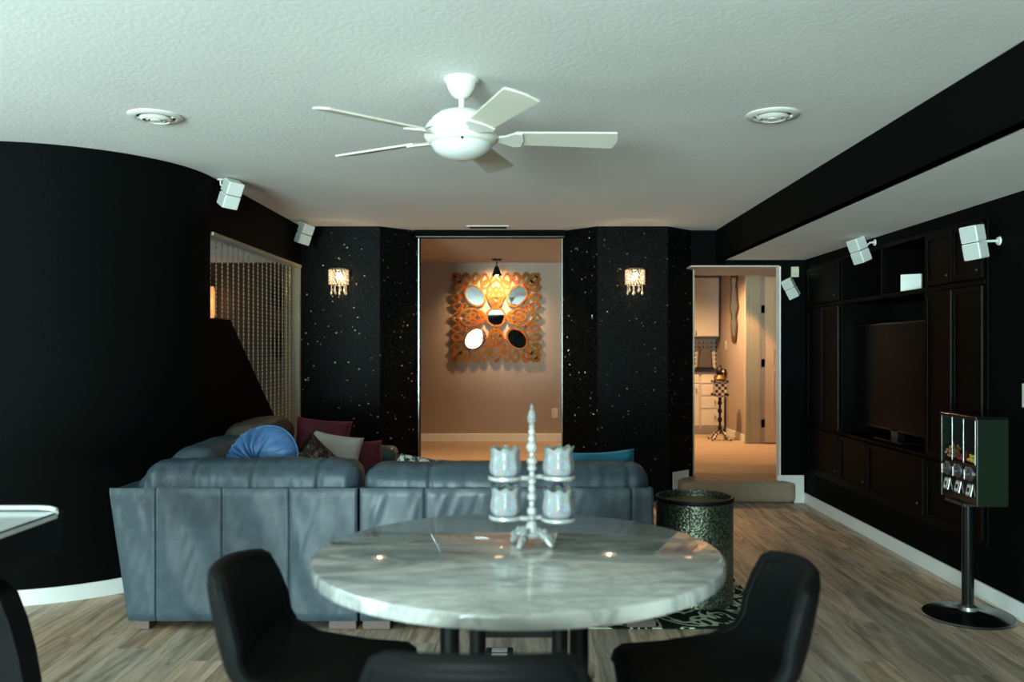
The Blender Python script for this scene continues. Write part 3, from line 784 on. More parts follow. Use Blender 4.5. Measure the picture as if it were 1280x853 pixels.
# side boards and the pale rim
MB().prism([(-.018, .664), (-.004, .664), (.004, .803), (-.010, .803)], -LY+.02, -.012, 'y').build('side_board', black_metal, ht, bevel=.003)
MB().prism([(-LX+.018, .664), (-LX+.004, .664), (-LX-.004, .803), (-LX+.010, .803)], -LY+.02, -.012, 'y').build('side_board', black_metal, ht, bevel=.003)
def ring(x0, x1, y0, y1):
    return [(p[0], p[1], .806) for p in rr_poly(x0, x1, y0, y1, .07, 8)]
rim = [p for p in ring(-LX, .0, -LY, .0)]
mb = MB(); mb.tube([(-LX, -.06, .806), (-LX+.02, -.015, .808), (-LX+.07, .0, .809), (-.5, 0.002, .811), (-.09, .0, .812), (-.045, -.006, .811), (-.015, -.022, .808), (.0, -.05, .803)], .0085, 10)
mb.build('end_rim', table_white, ht, smooth=True)
mb = MB(); mb.tube([(-LX, -LY+.06, .806), (-LX+.07, -LY, .809), (-.07, -LY, .812), (0, -LY+.06, .803)], .0085, 10)
mb.build('end_rim', table_white, ht, smooth=True)
for (yy) in (-.30, -LY+.22):
    for (sx) in (0, 1):
        prof = [(-.34, .664), (-.20, .664), (-.075, .615), (-.038, .585), (-.005, .50), (.022, .40), (.040, .30), (.058, .16), (.072, .0), (-.03, .0), (-.05, .16), (-.09, .30), (-.15, .42), (-.24, .50), (-.34, .53)]
        if sx: prof = [(-LX-p[0], p[1]) for p in prof]
        MB().prism(prof, yy, yy+.10, 'y').build('leg', black_metal, ht, bevel=.006)

# ---- floor outlet box under the table
fo = thing('floor_outlet', 'small black floor outlet box with a white plate near the sofa', 'outlet', (-.105, 3.79, 0))
MB().box(-.06, .06, -.035, .035, 0.001, .022).build('housing', black_metal, fo, bevel=.004)
MB().box(-.034, .034, -.0365, -.030, .006, .019).box(-.034, .034, -.03, .02, .0215, .0235).build('plate', label_white, fo)

# ---- pillows
def put(o, loc, rot): o.location = loc; o.rotation_euler = rot
rp = thing('round_pillow', 'round pleated blue velvet pillow resting against the sofa back', 'pillow', (-1.440, 4.66, .722), 0)
mb = MB(); n = 160; prof = [(.0, -.030), (.03, -.048), (.08, -.066), (.13, -.066), (.18, -.052), (.217, -.024), (.228, 0), (.217, .024), (.18, .052), (.13, .066), (.08, .066), (.03, .048), (.0, .030)]
vs = []
for r, y_ in prof:
    for k in range(n):
        a = 2*PI*k/n; pl = 1.6*noise.noise(Vector((math.cos(a)*5, math.sin(a)*5, 2)))+1.3*noise.noise(Vector((math.cos(a)*12, math.sin(a)*12, 5+r*6)))
        sg = 1 if y_ > 0 else (-1 if y_ < 0 else 0)
        am = .034*math.sin(min(1, r/.2)*PI*.85) if sg else 0
        vs.append((max(r, .0005)*math.cos(a), y_+sg*am*pl, max(r, .0005)*math.sin(a)))
fs = [(i*n+k, i*n+(k+1)%n, (i+1)*n+(k+1)%n, (i+1)*n+k) for i in range(len(prof)-1) for k in range(n)]
mb.add(vs, fs); mb.build('cover', blue_velvet, rp, smooth=True, angle=0)
MB().tube([(.229*math.cos(2*PI*k/48), 0, .229*math.sin(2*PI*k/48)) for k in range(48)], .005, 6, True).build('piping', blue_velvet, rp, smooth=True)
MB().sphere((0, -.032, 0), .022, 14, 8, (1, .5, 1)).build('button', blue_velvet, rp, smooth=True)
rp.scale = (1.08, 1, 1)
rp.rotation_euler = (math.radians(-22), 0, math.radians(-24))
PG = 'throw pillows on the sectional sofa'
def pil(name, w, h, t, mat, loc, rot, label, seed=0):
    o = pillow(w, h, t, 18, seed).build(name, mat, None, smooth=True, angle=0, merge=True); put(o, loc, rot); tag(o, label, 'pillow', PG); return o
R_ = math.radians
pil('throw_pillow', .40, .36, .14, maroon_velvet, (-1.46, 6.18, .68), (R_(-18), R_(6), R_(10)), 'maroon throw pillow leaning in the far corner of the sofa', 2)
pil('throw_pillow', .34, .34, .12, white_fabric, (-1.27, 5.72, .625), (R_(-14), R_(10), R_(8)), 'ivory knit throw pillow behind the sequin pillow', 5)
pil('throw_pillow', .36, .36, .12, sequin, (-1.36, 5.52, .57), (R_(-16), R_(42), R_(4)), 'dark brown sequin throw pillow set on its corner', 7)
pil('throw_pillow', .36, .34, .12, maroon_velvet, (-1.16, 6.0, .56), (R_(-30), R_(0), R_(20)), 'deep red throw pillow half hidden behind the ivory pillow', 12)
pil('throw_pillow', .42, .34, .12, zebra, (-.50, 4.60, .615), (R_(-24), R_(7), R_(2)), 'black and white printed throw pillow just showing over the sofa back', 9)
pil('throw_pillow', .40, .42, .13, teal_velvet, (.40, 4.50, .622), (R_(-20), R_(-3), R_(-4)), 'teal velvet throw pillow at the drum table end of the sofa', 14)

# ---- ceiling fan
FX, FY = -.25, 3.463
fan = thing('ceiling_fan', 'white five-blade ceiling fan with an opal glass bowl', 'ceiling fan', (FX, FY, CEIL))
MB().lathe([(.072, 0), (.072, -.012), (.062, -.020), (.056, -.04), (.040, -.066), (.026, -.078), (.016, -.082)], 36).build('canopy', fan_white, fan, smooth=True)
MB().lathe([(.012, -.135), (.012, -.07)], 16).build('downrod', fan_white, fan, smooth=True)
MB().lathe([(.018, -.122), (.05, -.128), (.095, -.142), (.122, -.165), (.130, -.19), (.126, -.205), (.135, -.212), (.150, -.222), (.152, -.238), (.142, -.256), (.126, -.268), (.10, -.27)], 48).build('motor_housing', fan_white, fan, smooth=True, angle=50)
for k in range(3):
    zz = -.190-.010*k
    MB().tube([((.131+.006*k)*math.cos(2*PI*j/48), (.131+.006*k)*math.sin(2*PI*j/48), zz-.014*math.cos(2*PI*j/48+.8)) for j in range(48)], .006, 6, True).build('swirl_band', fan_white, fan, smooth=True)
MB().lathe([(.128, -.262), (.124, -.272), (.108, -.296), (.080, -.314), (.045, -.325), (.001, -.329)], 48).build('light_bowl', bowl_glass, fan, smooth=True)
for a in (0.6, 2.7, 4.8):
    MB().sphere((.127*math.cos(a), .127*math.sin(a), -.268), .006, 8, 6).build('bowl_screw', black_metal, fan)
ZB = -.236
for k in range(5):
    a = math.radians(5+72*k)
    rot = Matrix.Rotation(a, 4, 'Z') @ Matrix.Translation((0, 0, ZB)) @ Matrix.Rotation(math.radians(-13), 4, 'X')
    out = []
    for t in range(9):
        u = t/8; xx = .215+.415*u
        out.append((xx, -.052-.016*u))
    tip = [(.630+.012*math.sin(PI*j/6)*1.0, -.068+.136*j/6) for j in range(1, 6)]
    up = [(p[0], -p[1]) for p in reversed(out)]
    MB().prism(out+tip+up, -.004, .004).xf(rot).build('blade', fan_blade, fan, bevel=.002)
    br = MB(); br.prism([(.12, -.022), (.17, -.03), (.215, -.060), (.245, -.056), (.255, 0), (.245, .056), (.215, .060), (.17, .03), (.12, .022)], -.012, -.004)
    br.xf(rot).build('blade_bracket', fan_white, fan, bevel=.003)

# ---- ceiling vents
def round_vent(loc, label):
    t = thing('ceiling_vent', label, 'vent', loc, 0, 'round ceiling vents')
    MB().lathe([(.124, 0), (.124, -.004), (.115, -.010), (.092, -.012), (.086, -.004), (.086, 0)], 48, capa=False, capb=False).build('outer_ring', fan_white, t, smooth=True)
    MB().lathe([(.088, -.0015), (.001, -.001)], 40).build('recess', dark_hole, t)
    for r0 in (.070, .047):
        MB().lathe([(r0, -.004), (r0+.004, -.014), (r0-.010, -.022), (r0-.013, -.020)], 40, capa=False, capb=False).build('louver_ring', fan_white, t, smooth=True, solid=.002)
    MB().lathe([(.026, -.012), (.024, -.024), (.001, -.026)], 24).build('center_cone', fan_white, t, smooth=True)
    MB().box(-.09, .09, -.003, .003, -.010, -.002).build('crossbar', fan_white, t)
    return t
round_vent((-1.73, 4.01, CEIL), 'round white ceiling vent over the curved black wall')
round_vent((1.168, 3.985, CEIL), 'round white ceiling vent beside the black soffit')
sv = thing('slot_vent', 'rectangular white ceiling register above the alcove opening', 'vent', (-.315, 7.62, CEIL))
MB().box(-.19, .19, -.07, .07, -.008, 0).build('frame', fan_white, sv, bevel=.002)
for k in range(6): MB().box(-.165, .165, -.052+k*.02, -.044+k*.02, -.011, -.007).build('slat', dark_hole, sv)

# ---- double-cube speakers
def make_speaker():
    t = thing('speaker', '', 'speaker')
    for zz in (-.045, .045):
        b = MB().cbox((0, 0, zz), (.088, .105, .086)).build('speaker_cube', speaker_white, t, bevel=.007)
        MB().cbox((0, -.0535, zz), (.078, .004, .076)).build('grille', speaker_grille, b, bevel=.002)
    MB().lathe([(.011, .048), (.011, .062)], 12, (0, 0, 0), Matrix.Rotation(-PI/2, 3, 'X')).build('socket', speaker_white, t, smooth=True)
    return t
SG = 'white double-cube speakers'
sp0 = make_speaker(); sp_parts = list(sp0.children); first = [True]
def speaker(loc, right, up, mount, mdir, label):
    """right/up: image-space style axes in the xz plane; mount: wall or ceiling point, mdir its outward normal"""
    if first[0]: t = sp0; first[0] = False
    else:
        t = sp0.copy(); COL.objects.link(t)
        for ch in sp_parts: copy_tree(ch, t)
    t.location = loc; t.rotation_euler = right
    tag(t, label, 'speaker', SG)
    bpy.context.view_layer.update()
    inv = t.matrix_basis.inverted()
    m = inv @ Vector(mount); e = Vector((0, .058, 0)); md = (inv.to_3x3() @ Vector(mdir)).normalized()
    k = m+md*.035
    MB().tube([m, k, k*.5+e*.5, e], .0065, 8).build('mount_arm', speaker_white, t, smooth=True)
    MB().cyl(m, m+md*.008, .024, .020, 16).build('mount_plate', speaker_white, t, smooth=True)
    return t
def eul(yaw, pitch, roll):
    m = Matrix.Rotation(R_(roll), 3, 'Y') @ Matrix.Rotation(R_(yaw), 3, 'Z') @ Matrix.Rotation(R_(pitch), 3, 'X')
    return m.to_euler()
speaker((-1.865, 5.43, 2.352), eul(-38, 20, 36), 0, (-1.955, 5.50, CEIL), (0, 0, -1), 'white double-cube speaker hung from the ceiling over the bead curtain')
speaker((-1.875, 7.30, 2.352), eul(-42, 6, 24), 0, (-1.94, 7.38, CEIL), (0, 0, -1), 'white double-cube speaker hung beside the flecked column with the sconce')
speaker((2.368, 6.0, 2.058), eul(-58, 4, -17), 0, (WR, 6.05, 2.12), (-1, 0, 0), 'white double-cube speaker over the open shelves of the built-in')
speaker((2.352, 4.44, 1.918), eul(-52, 2, -9), 0, (WR, 4.47, 1.93), (-1, 0, 0), 'white double-cube speaker on the wall above the candy machine')
speaker((2.325, 7.40, 1.892), eul(-30, 0, -28), 0, (2.41, 7.55, 1.90), (0, -1, 0), 'white double-cube speaker on the narrow wall beside the doorway')
sn = thing('wall_sensor', 'small ivory sensor box above the doorway speaker', 'sensor', (2.405, 7.55, 2.00))
MB().box(-.033, .033, -.03, 0, 0, .092).build('case', ivory_plastic, sn, bevel=.005)
MB().box(-.02, .02, -.032, -.029, .015, .035).build('lens', label_white, sn)

# ---- crystal sconces
def make_sconce():
    t = thing('wall_sconce', '', 'wall lamp')
    MB().lathe([(.05, 0), (.05, .010), (.04, .016)], 24, (0, 0, 0), Matrix.Rotation(PI/2, 3, 'X')).build('backplate', chrome, t, smooth=True)
    MB().tube([(0, -.01, 0), (0, -.05, -.01), (0, -.105, .0)], .007, 8).build('arm', chrome, t, smooth=True)
    for zz in (-.068, .072):
        MB().tube([(.080*math.cos(2*PI*k/32), -.105+.080*math.sin(2*PI*k/32), zz) for k in range(32)], .0035, 6, True).build('ring', chrome, t, smooth=True)
    sh = MB()
    for j in range(6):
        for k in range(18):
            a = 2*PI*(k+.5*(j % 2))/18
            sh.sphere((.081*math.cos(a), -.105+.081*math.sin(a), -.056+j*.0225), .0095, 6, 4, (1, 1, 1.15))
    sh.build('crystal_shade', bead_glass, t)
    MB().sphere((0, -.105, .012), .024, 12, 8, (1, 1, 1.3)).build('bulb', bulb_glow, t, smooth=True)
    for k in range(9):
        a = 2*PI*k/9+.3; r = .066; L_ = .05 if k % 2 else .075
        d = MB(); d.cyl((r*math.cos(a), -.105+r*math.sin(a), -.068-L_+.02), (r*math.cos(a), -.105+r*math.sin(a), -.068), .0025, n=5)
        d.lathe([(.001, -.068-L_-.014), (.009, -.068-L_), (.005, -.068-L_+.016), (.001, -.068-L_+.022)], 8, (r*math.cos(a), -.105+r*math.sin(a), 0))
        d.build('crystal_drop', bead_glass, t)
    return t
s1 = make_sconce(); s1.location = (-1.625, COLY, 1.995)
tag(s1, 'lit crystal drum wall sconce on the column beside the bead curtain', 'wall lamp', 'crystal wall sconces')
s2 = copy_tree(s1); s2.location = (.985, COLY, 1.995)
tag(s2, 'lit crystal drum wall sconce on the column beside the hall doorway', 'wall lamp', 'crystal wall sconces')
for xx in (-1.625, .985): point('sconce_light', (xx, COLY-.105, 1.975), 6.0, (1, .66, .36), .02)

# ---- bead curtain
bc = thing('bead_curtain', 'pale gold bead curtain hanging over the sloping wall sill', 'bead curtain', (WL-.06, 6.45, 0))
MB().box(-.02, .075, -1.03, 1.12, 2.088, 2.109).build('rail', cream_trim, bc, bevel=.002)
yy = 5.445-6.45; k = 0
while yy < 1.09:
    ay = yy+6.45
    zb = 1.565 if ay < 5.77 else 1.565-(ay-5.77)*.7183+.004
    zb = max(zb, .3)
    st = MB(); z = 2.085
    while z > zb+.03:
        L_ = .034 if int((z*100)) % 3 else .022
        if z-L_ < zb: break
        st.lathe([(.0016, z), (.0062, z-L_*.3), (.0062, z-L_*.7), (.0016, z-L_)], 6, (0, yy, 0), capa=False, capb=False); z -= L_+.002
    st.build('bead_strand', curtain_bead, bc, smooth=True)
    yy += .1115; k += 1

# ---- iron wall ornaments and lamp beyond the curtain
def scroll(name, loc, h, w, label):
    t = thing(name, label, 'wall decor', loc, 0, 'iron ornaments behind the bead curtain')
    for sx in (-1, 1):
        pts = []
        for k in range(28):
            a = k/27*2.6*PI; r = w*.5*(1-.75*k/27)
            pts.append((sx*(w*.1+r*math.cos(a)*.8), -.02, h*.28+r*math.sin(a)*1.4))
        MB().tube(pts, .011, 6).build('scroll', iron, t, smooth=True)
        MB().tube([(p[0], p[1], h-p[2]) for p in pts], .011, 6).build('scroll', iron, t, smooth=True)
    MB().tube([(0, -.018, 0), (0, -.03, h/2), (0, -.018, h)], .013, 8).build('spine', iron, t, smooth=True)
    for zz in (.05, h-.05): MB().sphere((0, -.02, zz), .03, 8, 6).build('boss', iron, t)
scroll('iron_ornament', (-3.10, 10.795, 1.86), .36, .20, 'upper black iron scroll ornament on the wall behind the bead curtain')
scroll('iron_ornament', (-3.10, 10.795, 1.20), .42, .20, 'lower black iron scroll ornament on the wall behind the bead curtain')
wl_ = thing('wall_lamp', 'slim amber wall lamp glimpsed past the bead curtain edge', 'wall lamp', (-3.93, 10.79, 1.75))
MB().box(-.04, .04, -.02, .005, -.05, .45).build('backplate', gilt_dark, wl_, bevel=.004)
MB().lathe([(.035, 0), (.05, .05), (.05, .34), (.035, .40)], 18, (0, -.08, 0)).build('shade', M_emit('amber_shade', (1, .42, .14), .8), wl_, smooth=True)
point('amber_lamp_light', (-3.93, 10.55, 1.95), 2, (1, .5, .2), .05)

# ---- sunburst mirror
MZ = 1.765
mr = thing('sunburst_mirror', 'large square openwork gilded wall mirror of looping petals with five inset mirrors', 'mirror', (-.345, 10.795, MZ))
def ring_mesh(outer_, inner_, d0, d1):
    n = len(outer_); vs = []
    for d in (d0, d1):
        vs += [(p[0], d, p[1]) for p in outer_]; vs += [(p[0], d, p[1]) for p in inner_]
    fs = []
    for k in range(n):
        j = (k+1) % n
        fs += [(k, j, n+j, n+k), (2*n+k, 3*n+k, 3*n+j, 2*n+j), (k, 2*n+k, 2*n+j, j), (n+k, n+j, 3*n+j, 3*n+k)]
    return vs, fs
def petal(cx_, cz_, ang, L_, Wd, bw=.017, dep=(-.045, -.015), name='petal_loop'):
    n = 11; o_, i_ = [], []; bw = bw*1.22
    for (lst, sh) in ((o_, 0), (i_, bw)):
        l0, l1, wd = sh*1.2, L_-sh*1.5, max(Wd-sh, .004)
        for k in range(n): t = k/n; lst.append((l0+(l1-l0)*t, wd*math.sin(PI*min(1, t*1.0))**.8))
        for k in range(n): t = 1-k/n; lst.append((l0+(l1-l0)*t, -wd*math.sin(PI*t)**.8 if 0 < t < 1 else 0))
    ca, sa = math.cos(ang), math.sin(ang)
    T = lambda p: (cx_+p[0]*ca-p[1]*sa, cz_+p[0]*sa+p[1]*ca)
    vs, fs = ring_mesh([T(p) for p in o_], [T(p) for p in i_], *dep)
    return MB().add(vs, fs).build(name, bronze, mr)
def ell(cx_, cz_, a, b, ang, n=36):
    ca, sa = math.cos(ang), math.sin(ang)
    return [(cx_+a*math.cos(t)*ca-b*math.sin(t)*sa, cz_+a*math.cos(t)*sa+b*math.sin(t)*ca) for t in [2*PI*k/n for k in range(n)]]
def inset(cx_, cz_, a, b, ang):
    vs, fs = ring_mesh(ell(cx_, cz_, a+.026, b+.026, ang), ell(cx_, cz_, a, b, ang), -.044, -.006)
    fr = MB().add(vs, fs).build('mirror_frame', bronze, mr, bevel=.004)
    MB().prism(ell(cx_, cz_, a+.005, b+.005, ang), -.028, -.022, 'y').build('mirror_glass', mirror_mat, fr)
inset(0, .005, .104, .104, 0)
for sx in (-1, 1):
    for sz in (-1, 1):
        cx_, cz_ = sx*.267, sz*.272; ang = math.atan2(sz, sx)
        inset(cx_, cz_, .132, .098, ang)
        for k in range(10):
            t = 2*PI*k/10+PI/10
            ex, ez = .156*math.cos(t), .122*math.sin(t)
            px_, pz_ = cx_+ex*math.cos(ang)-ez*math.sin(ang), cz_+ex*math.sin(ang)+ez*math.cos(ang)
            d = math.atan2(ez*1.3, ex)+ang
            L_ = .17; ex_, ez_ = px_+L_*math.cos(d), pz_+L_*math.sin(d)
            while (abs(ex_) > .57 or abs(ez_) > .58) and L_ > .09:
                L_ -= .01; ex_, ez_ = px_+L_*math.cos(d), pz_+L_*math.sin(d)
            if math.hypot(ex_, ez_-.005) < .16: continue
            petal(px_, pz_, d, L_, .050, .020, (-.030-.003*(k % 2), -.008))
        petal(sx*.385, sz*.395, ang, .235, .070, .022, (-.036, -.008))
for k in range(4):
    a = k*PI/2
    petal(.135*math.cos(a), .135*math.sin(a), a, .27, .075, .019, (-.036, -.008))
    petal(.128*math.cos(a), .128*math.sin(a), a, .37, .120, .019, (-.040, -.008))
    petal(.300*math.cos(a), .300*math.sin(a), a, .275, .085, .019, (-.034, -.008))
    for sg in (-1, 1):
        petal(.125*math.cos(a), .125*math.sin(a), a+sg*.60, .16, .040, .016, (-.036, -.008))
        for off, base, L_ in ((.135, .40, .17), (.245, .435, .14), (.36, .415, .165), (.46, .43, .14)):
            o2_ = off*sg
            px_, pz_ = base*math.cos(a)-o2_*math.sin(a), base*math.sin(a)+o2_*math.cos(a)
            petal(px_, pz_, a+o2_*.4, L_, .056, .019, (-.034-.02*off, -.008))
# ceiling spot over the mirror
tl = thing('ceiling_spotlight', 'black cone spotlight on the ceiling over the gilded mirror', 'spotlight', (-.322, 10.36, CEIL))
MB().lathe([(.06, -.016), (.06, 0)], 24).build('base', black_metal, tl, smooth=True)
MB().lathe([(.007, -.09), (.007, -.015)], 10).build('stem', black_metal, tl, smooth=True)
MB().lathe([(.018, -.085), (.026, -.10), (.055, -.185), (.058, -.20), (.050, -.195)], 24, (0, 0, 0), Matrix.Rotation(R_(0), 3, 'X'), capb=False).build('cone_shade', black_metal, tl, smooth=True)
MB().sphere((0, 0, -.172), .030, 12, 8).build('bulb', bulb_glow, tl, smooth=True)
spot('mirror_spot', (-.322, 10.40, CEIL-.20), (-.33, 10.80, 1.95), 150, WARM, R_(125), 1.0, .03)

# ---- outlet on the alcove wall
def outlet(loc, rz, name, label, cat):
    t = thing(name, label, cat, loc, rz)
    MB().box(-.038, .038, -.006, 0, -.06, .06).build('cover_plate', outlet_white, t, bevel=.003)
    for zz in (-.022, .022): MB().box(-.016, .016, -.009, -.005, zz-.014, zz+.014).build('socket', outlet_white, t, bevel=.002)
outlet((.398, 10.799, .55), 0, 'wall_outlet', 'ivory outlet on the tan wall below the gilded mirror', 'outlet')
outlet((2.7995, 11.75, 1.42), -PI/2, 'wall_switch', 'ivory switch plate on the kitchen wall beside the oval mirror', 'switch')
outlet((WR, 4.22, 1.13), -PI/2, 'wall_switch', 'pale switch plate on the black wall beside the candy machine', 'switch')

# ---- built-in media cabinet in the right wall
mc = thing('media_cabinet', 'espresso built-in media cabinet filling the right wall', 'cabinet', (WR, 6.0, 0))
def MY(y): return y-6.0
F0, F1 = -.008, .40                       # front face proud of the wall, back of the carcass
Y0, Y1, Z0, Z1 = 4.58, 7.43, .31, 2.075
def mbox(name, y0, y1, z0, z1, x0=F0, x1=F1, mat=espresso, par=mc, bev=.003):
    return MB().box(x0, x1, MY(y0), MY(y1), z0, z1).build(name, mat, par, bevel=bev)
mbox('back_panel', Y0-.01, Y1+.01, Z0-.01, Z1+.01, F1, F1+.02, espresso_in)
mbox('side_panel', Y0-.012, Y0+.012, Z0, Z1); mbox('side_panel', Y1-.012, Y1+.012, Z0, Z1)
mbox('top_panel', Y0, Y1, Z1-.015, Z1+.01); mbox('bottom_panel', Y0, Y1, Z0-.02, Z0+.012)
SH = 1.742
mbox('shelf', Y0, Y1, SH-.030, SH, F0-.008)
mbox('lower_rail', Y0, Y1, .690, .712, F0-.004)
for yd in (6.675, 5.255): mbox('divider', yd-.013, yd+.013, Z0, Z1)
mbox('divider', 5.93-.010, 5.93+.010, SH, Z1-.015)
def front(name, y0, y1, z0, z1, knob=None):
    g = .004
    d = MB().box(-.022, .0, MY(y0)+g, MY(y1)-g, z0+g, z1-g).build(name, espresso, mc, bevel=.004)
    # raised frame round a recessed field
    fr = MB(); w = .035
    a0, a1, b0, b1 = MY(y0)+g, MY(y1)-g, z0+g, z1-g
    fr.box(-.030, -.021, a0, a0+w, b0, b1).box(-.030, -.021, a1-w, a1, b0, b1).box(-.030, -.021, a0+w, a1-w, b0, b0+w).box(-.030, -.021, a0+w, a1-w, b1-w, b1)
    fr.build('door_frame', espresso, d, bevel=.003)
    if knob: MB().sphere((-.040, MY(knob[0]), knob[1]), .008, 10, 8).build('knob', edge_metal, d, smooth=True)
    return d
for (y0, y1) in ((7.06, 7.418), (6.69, 7.06), (4.915, 5.242), (4.592, 4.915)):
    front('tall_door', y0, y1, .712, SH-.03)
for (y0, y1, kn) in ((6.69, 7.418, 6.74), (4.915, 5.242, 4.95), (4.592, 4.915, 4.62)):
    front('upper_door', y0, y1, SH, Z1-.015, (kn, SH+.05))
for (y0, y1, kn) in ((6.69, 7.418, 6.73), (6.13, 6.66, 6.17), (5.27, 6.13, 5.32), (4.592, 5.242, 4.65)):
    front('drawer', y0, y1, Z0+.012, .690, (kn, .40))
for yy in (4.582, 4.915, 6.675): MB().box(-.034, -.028, MY(yy)-.003, MY(yy)+.003, .72, SH-.04).build('edge_strip', edge_metal, mc)
# television standing in the niche
tv = thing('television', 'wide black television in the niche of the built-in cabinet', 'television', (WR+.10, 5.965, .712))
MB().box(0, .045, -.67, .67, .07, .84).build('housing', black_gloss, tv, bevel=.006)
MB().box(-.003, .002, -.655, .655, .085, .825).build('screen', screen_black, tv)
MB().box(.0, .05, -.05, .05, .015, .09).build('stand_neck', black_gloss, tv); MB().box(-.06, .12, -.22, .22, 0, .015).build('stand_foot', black_gloss, tv, bevel=.004)
# white box on the open shelf
wb = thing('white_box', 'small white box on the open shelf of the built-in', 'box', (WR+.055, 5.60, SH), R_(-38))
MB().box(-.064, .064, -.018, .018, 0, .112).build('carton', speaker_white, wb, bevel=.002)
MB().box(-.0645, .0645, -.0185, .0185, .084, .0855).build('lid_line', speaker_grille, wb)

# ---- candy machine
vm = thing('candy_machine', 'dark green three-canister candy machine on a black pedestal', 'vending machine', (2.262, 4.33, 0))
MB().lathe([(.212, .001), (.216, .006), (.212, .014), (.15, .022), (.05, .034), (.034, .045)], 56).build('base_plate', black_gloss, vm, smooth=True)
MB().lathe([(.214, .004), (.220, .008), (.214, .012)], 56, capa=False, capb=False).build('base_rim', dull_chrome, vm, smooth=True)
MB().lathe([(.029, .03), (.029, .59)], 24).build('pole', black_gloss, vm, smooth=True)
MB().lathe([(.046, .035), (.044, .055), (.030, .062)], 24).build('pole_collar', dull_chrome, vm, smooth=True)
HB, HT = .590, 1.022; hx0, hx1, hy0, hy1 = -.045, .105, -.175, .175
MB().box(-.07, .08, -.10, .10, HB-.014, HB).build('mount_plate', edge_metal, vm, bevel=.003)
# cabinet: closed sides and back, canisters set into the open front
hd = MB().box(hx0+.06, hx1, hy0, hy1, HB, HT).build('cabinet_body', black_metal, vm, bevel=.012)
MB().box(hx0-.005, hx1, hy0-.006, hy0+.004, HB, HT).build('side_panel', vend_green, vm, bevel=.003)
MB().box(hx0-.005, hx1, hy1-.004, hy1+.006, HB, HT).build('side_panel', vend_green, vm, bevel=.003)
MB().box(hx0-.012, hx1, hy0-.006, hy1+.006, HT-.010, HT+.008).build('lid', black_gloss, vm, bevel=.004)
MB().box(hx0, hx0+.062, hy0+.004, hy1-.004, HB, .79).build('front_plate', black_gloss, vm, bevel=.003)
for k in range(3):
    ya, yb = hy0+.010+k*.112, hy0+.010+k*.112+.106; ym = (ya+yb)/2
    cn = MB().box(hx0-.004, hx0+.058, ya, yb, .792, HT-.012).build('canister', acrylic, vm, bevel=.006)
    MB().box(hx0-.007, hx0-.001, ya-.002, ya+.002, .79, HT-.010).build('corner_strip', dull_chrome, vm, bevel=.002)
    cd_ = MB()
    r2 = random.Random(k)
    for q in range(60):
        zz = .803+abs(r2.gauss(0, .5))*(.022 if k < 2 else .05)
        cd_.sphere((hx0+.006+r2.random()*.042, ya+.010+r2.random()*.086, min(zz, .87)), .0078, 6, 4)
    cdo = cd_.build('candy', candy_mats[2-k], cn, smooth=True); cdo['kind'] = 'stuff'
    rot = Matrix.Rotation(-PI/2, 3, 'Y')
    kn = MB().lathe([(.036, 0), (.036, .006), (.028, .012), (.012, .014), (.010, .03), (.001, .031)], 24, (hx0, ym, .742), rot).build('coin_knob', dull_chrome, vm, smooth=True)
    MB().cbox((hx0-.030, ym, .742), (.012, .012, .052)).build('knob_handle', dull_chrome, kn, bevel=.003)
    MB().cbox((hx0-.004, ym, .662), (.010, .048, .066), Matrix.Rotation(R_(12), 3, 'Y')).build('chute_flap', dull_chrome, vm, bevel=.003)
    MB().cbox((hx0-.011, ym, .664), (.002, .036, .050), Matrix.Rotation(R_(12), 3, 'Y')).build('price_label', label_white, vm)
    MB().cbox((hx0-.0125, ym, .664), (.002, .018, .022), Matrix.Rotation(R_(12), 3, 'Y')).build('label_print', black_metal, vm)

# ---- kitchen beyond the doorway
def cabinet(name, x0, x1, y0, y1, z0, z1, label, fronts, group):
    t = thing(name, label, 'cabinet', ((x0+x1)/2, y0, z0), 0, group)
    w = (x1-x0)/2
    toe = .09 if name == 'base_cabinet' else 0
    b = MB().box(-w, w, .02, y1-y0, toe, z1-z0)
    if toe: b.box(-w, w, .07, y1-y0, 0, toe)
    b.build('body', cream_cab, t, bevel=.002)
    for kind, a0, a1, b0, b1, hx, hz in fronts:
        d = MB().box(a0, a1, 0, .02, b0, b1).build(kind, cream_cab, t, bevel=.007)
        h = MB().tube([(hx-.004, -.002, hz-.034), (hx+.010, -.026, hz-.018), (hx-.006, -.030, hz), (hx+.010, -.026, hz+.018), (hx-.004, -.002, hz+.034)], .0065, 8)
        h.build('handle', chrome, d, smooth=True)
    return t
KY0 = 11.68
dr = []
for (b0, b1) in ((.125, .345), (.360, .520), (.535, .690), (.705, .845)): dr.append(('drawer', -.155, .155, b0, b1, .0+.03, (b0+b1)/2))
cabinet('base_cabinet', 2.43, 2.765, KY0, 12.345, UP, UP+.862, 'cream drawer base cabinet beside the kitchen wall', dr, 'cream kitchen cabinets')
cabinet('base_cabinet', 2.05, 2.428, KY0, 12.345, UP, UP+.862, 'cream base cabinet with drawer over door, left of the drawer stack', [('drawer', -.175, .175, .705, .845, 0, .775), ('door', -.175, .175, .125, .690, .13, .60)], 'cream kitchen cabinets')
cabinet('base_cabinet', 1.23, 2.048, KY0, 12.345, UP, UP+.862, 'wide cream two-door base cabinet behind the black column', [('door', -.395, -.005, .125, .845, -.05, .75), ('door', .005, .395, .125, .845, .05, .75)], 'cream kitchen cabinets')
cabinet('upper_cabinet', 2.30, 2.77, 12.02, 12.345, 1.535, 2.38, 'cream wall cabinet with one door above the counter', [('door', -.225, .225, .01, .835, -.10, .06)], 'cream kitchen cabinets')
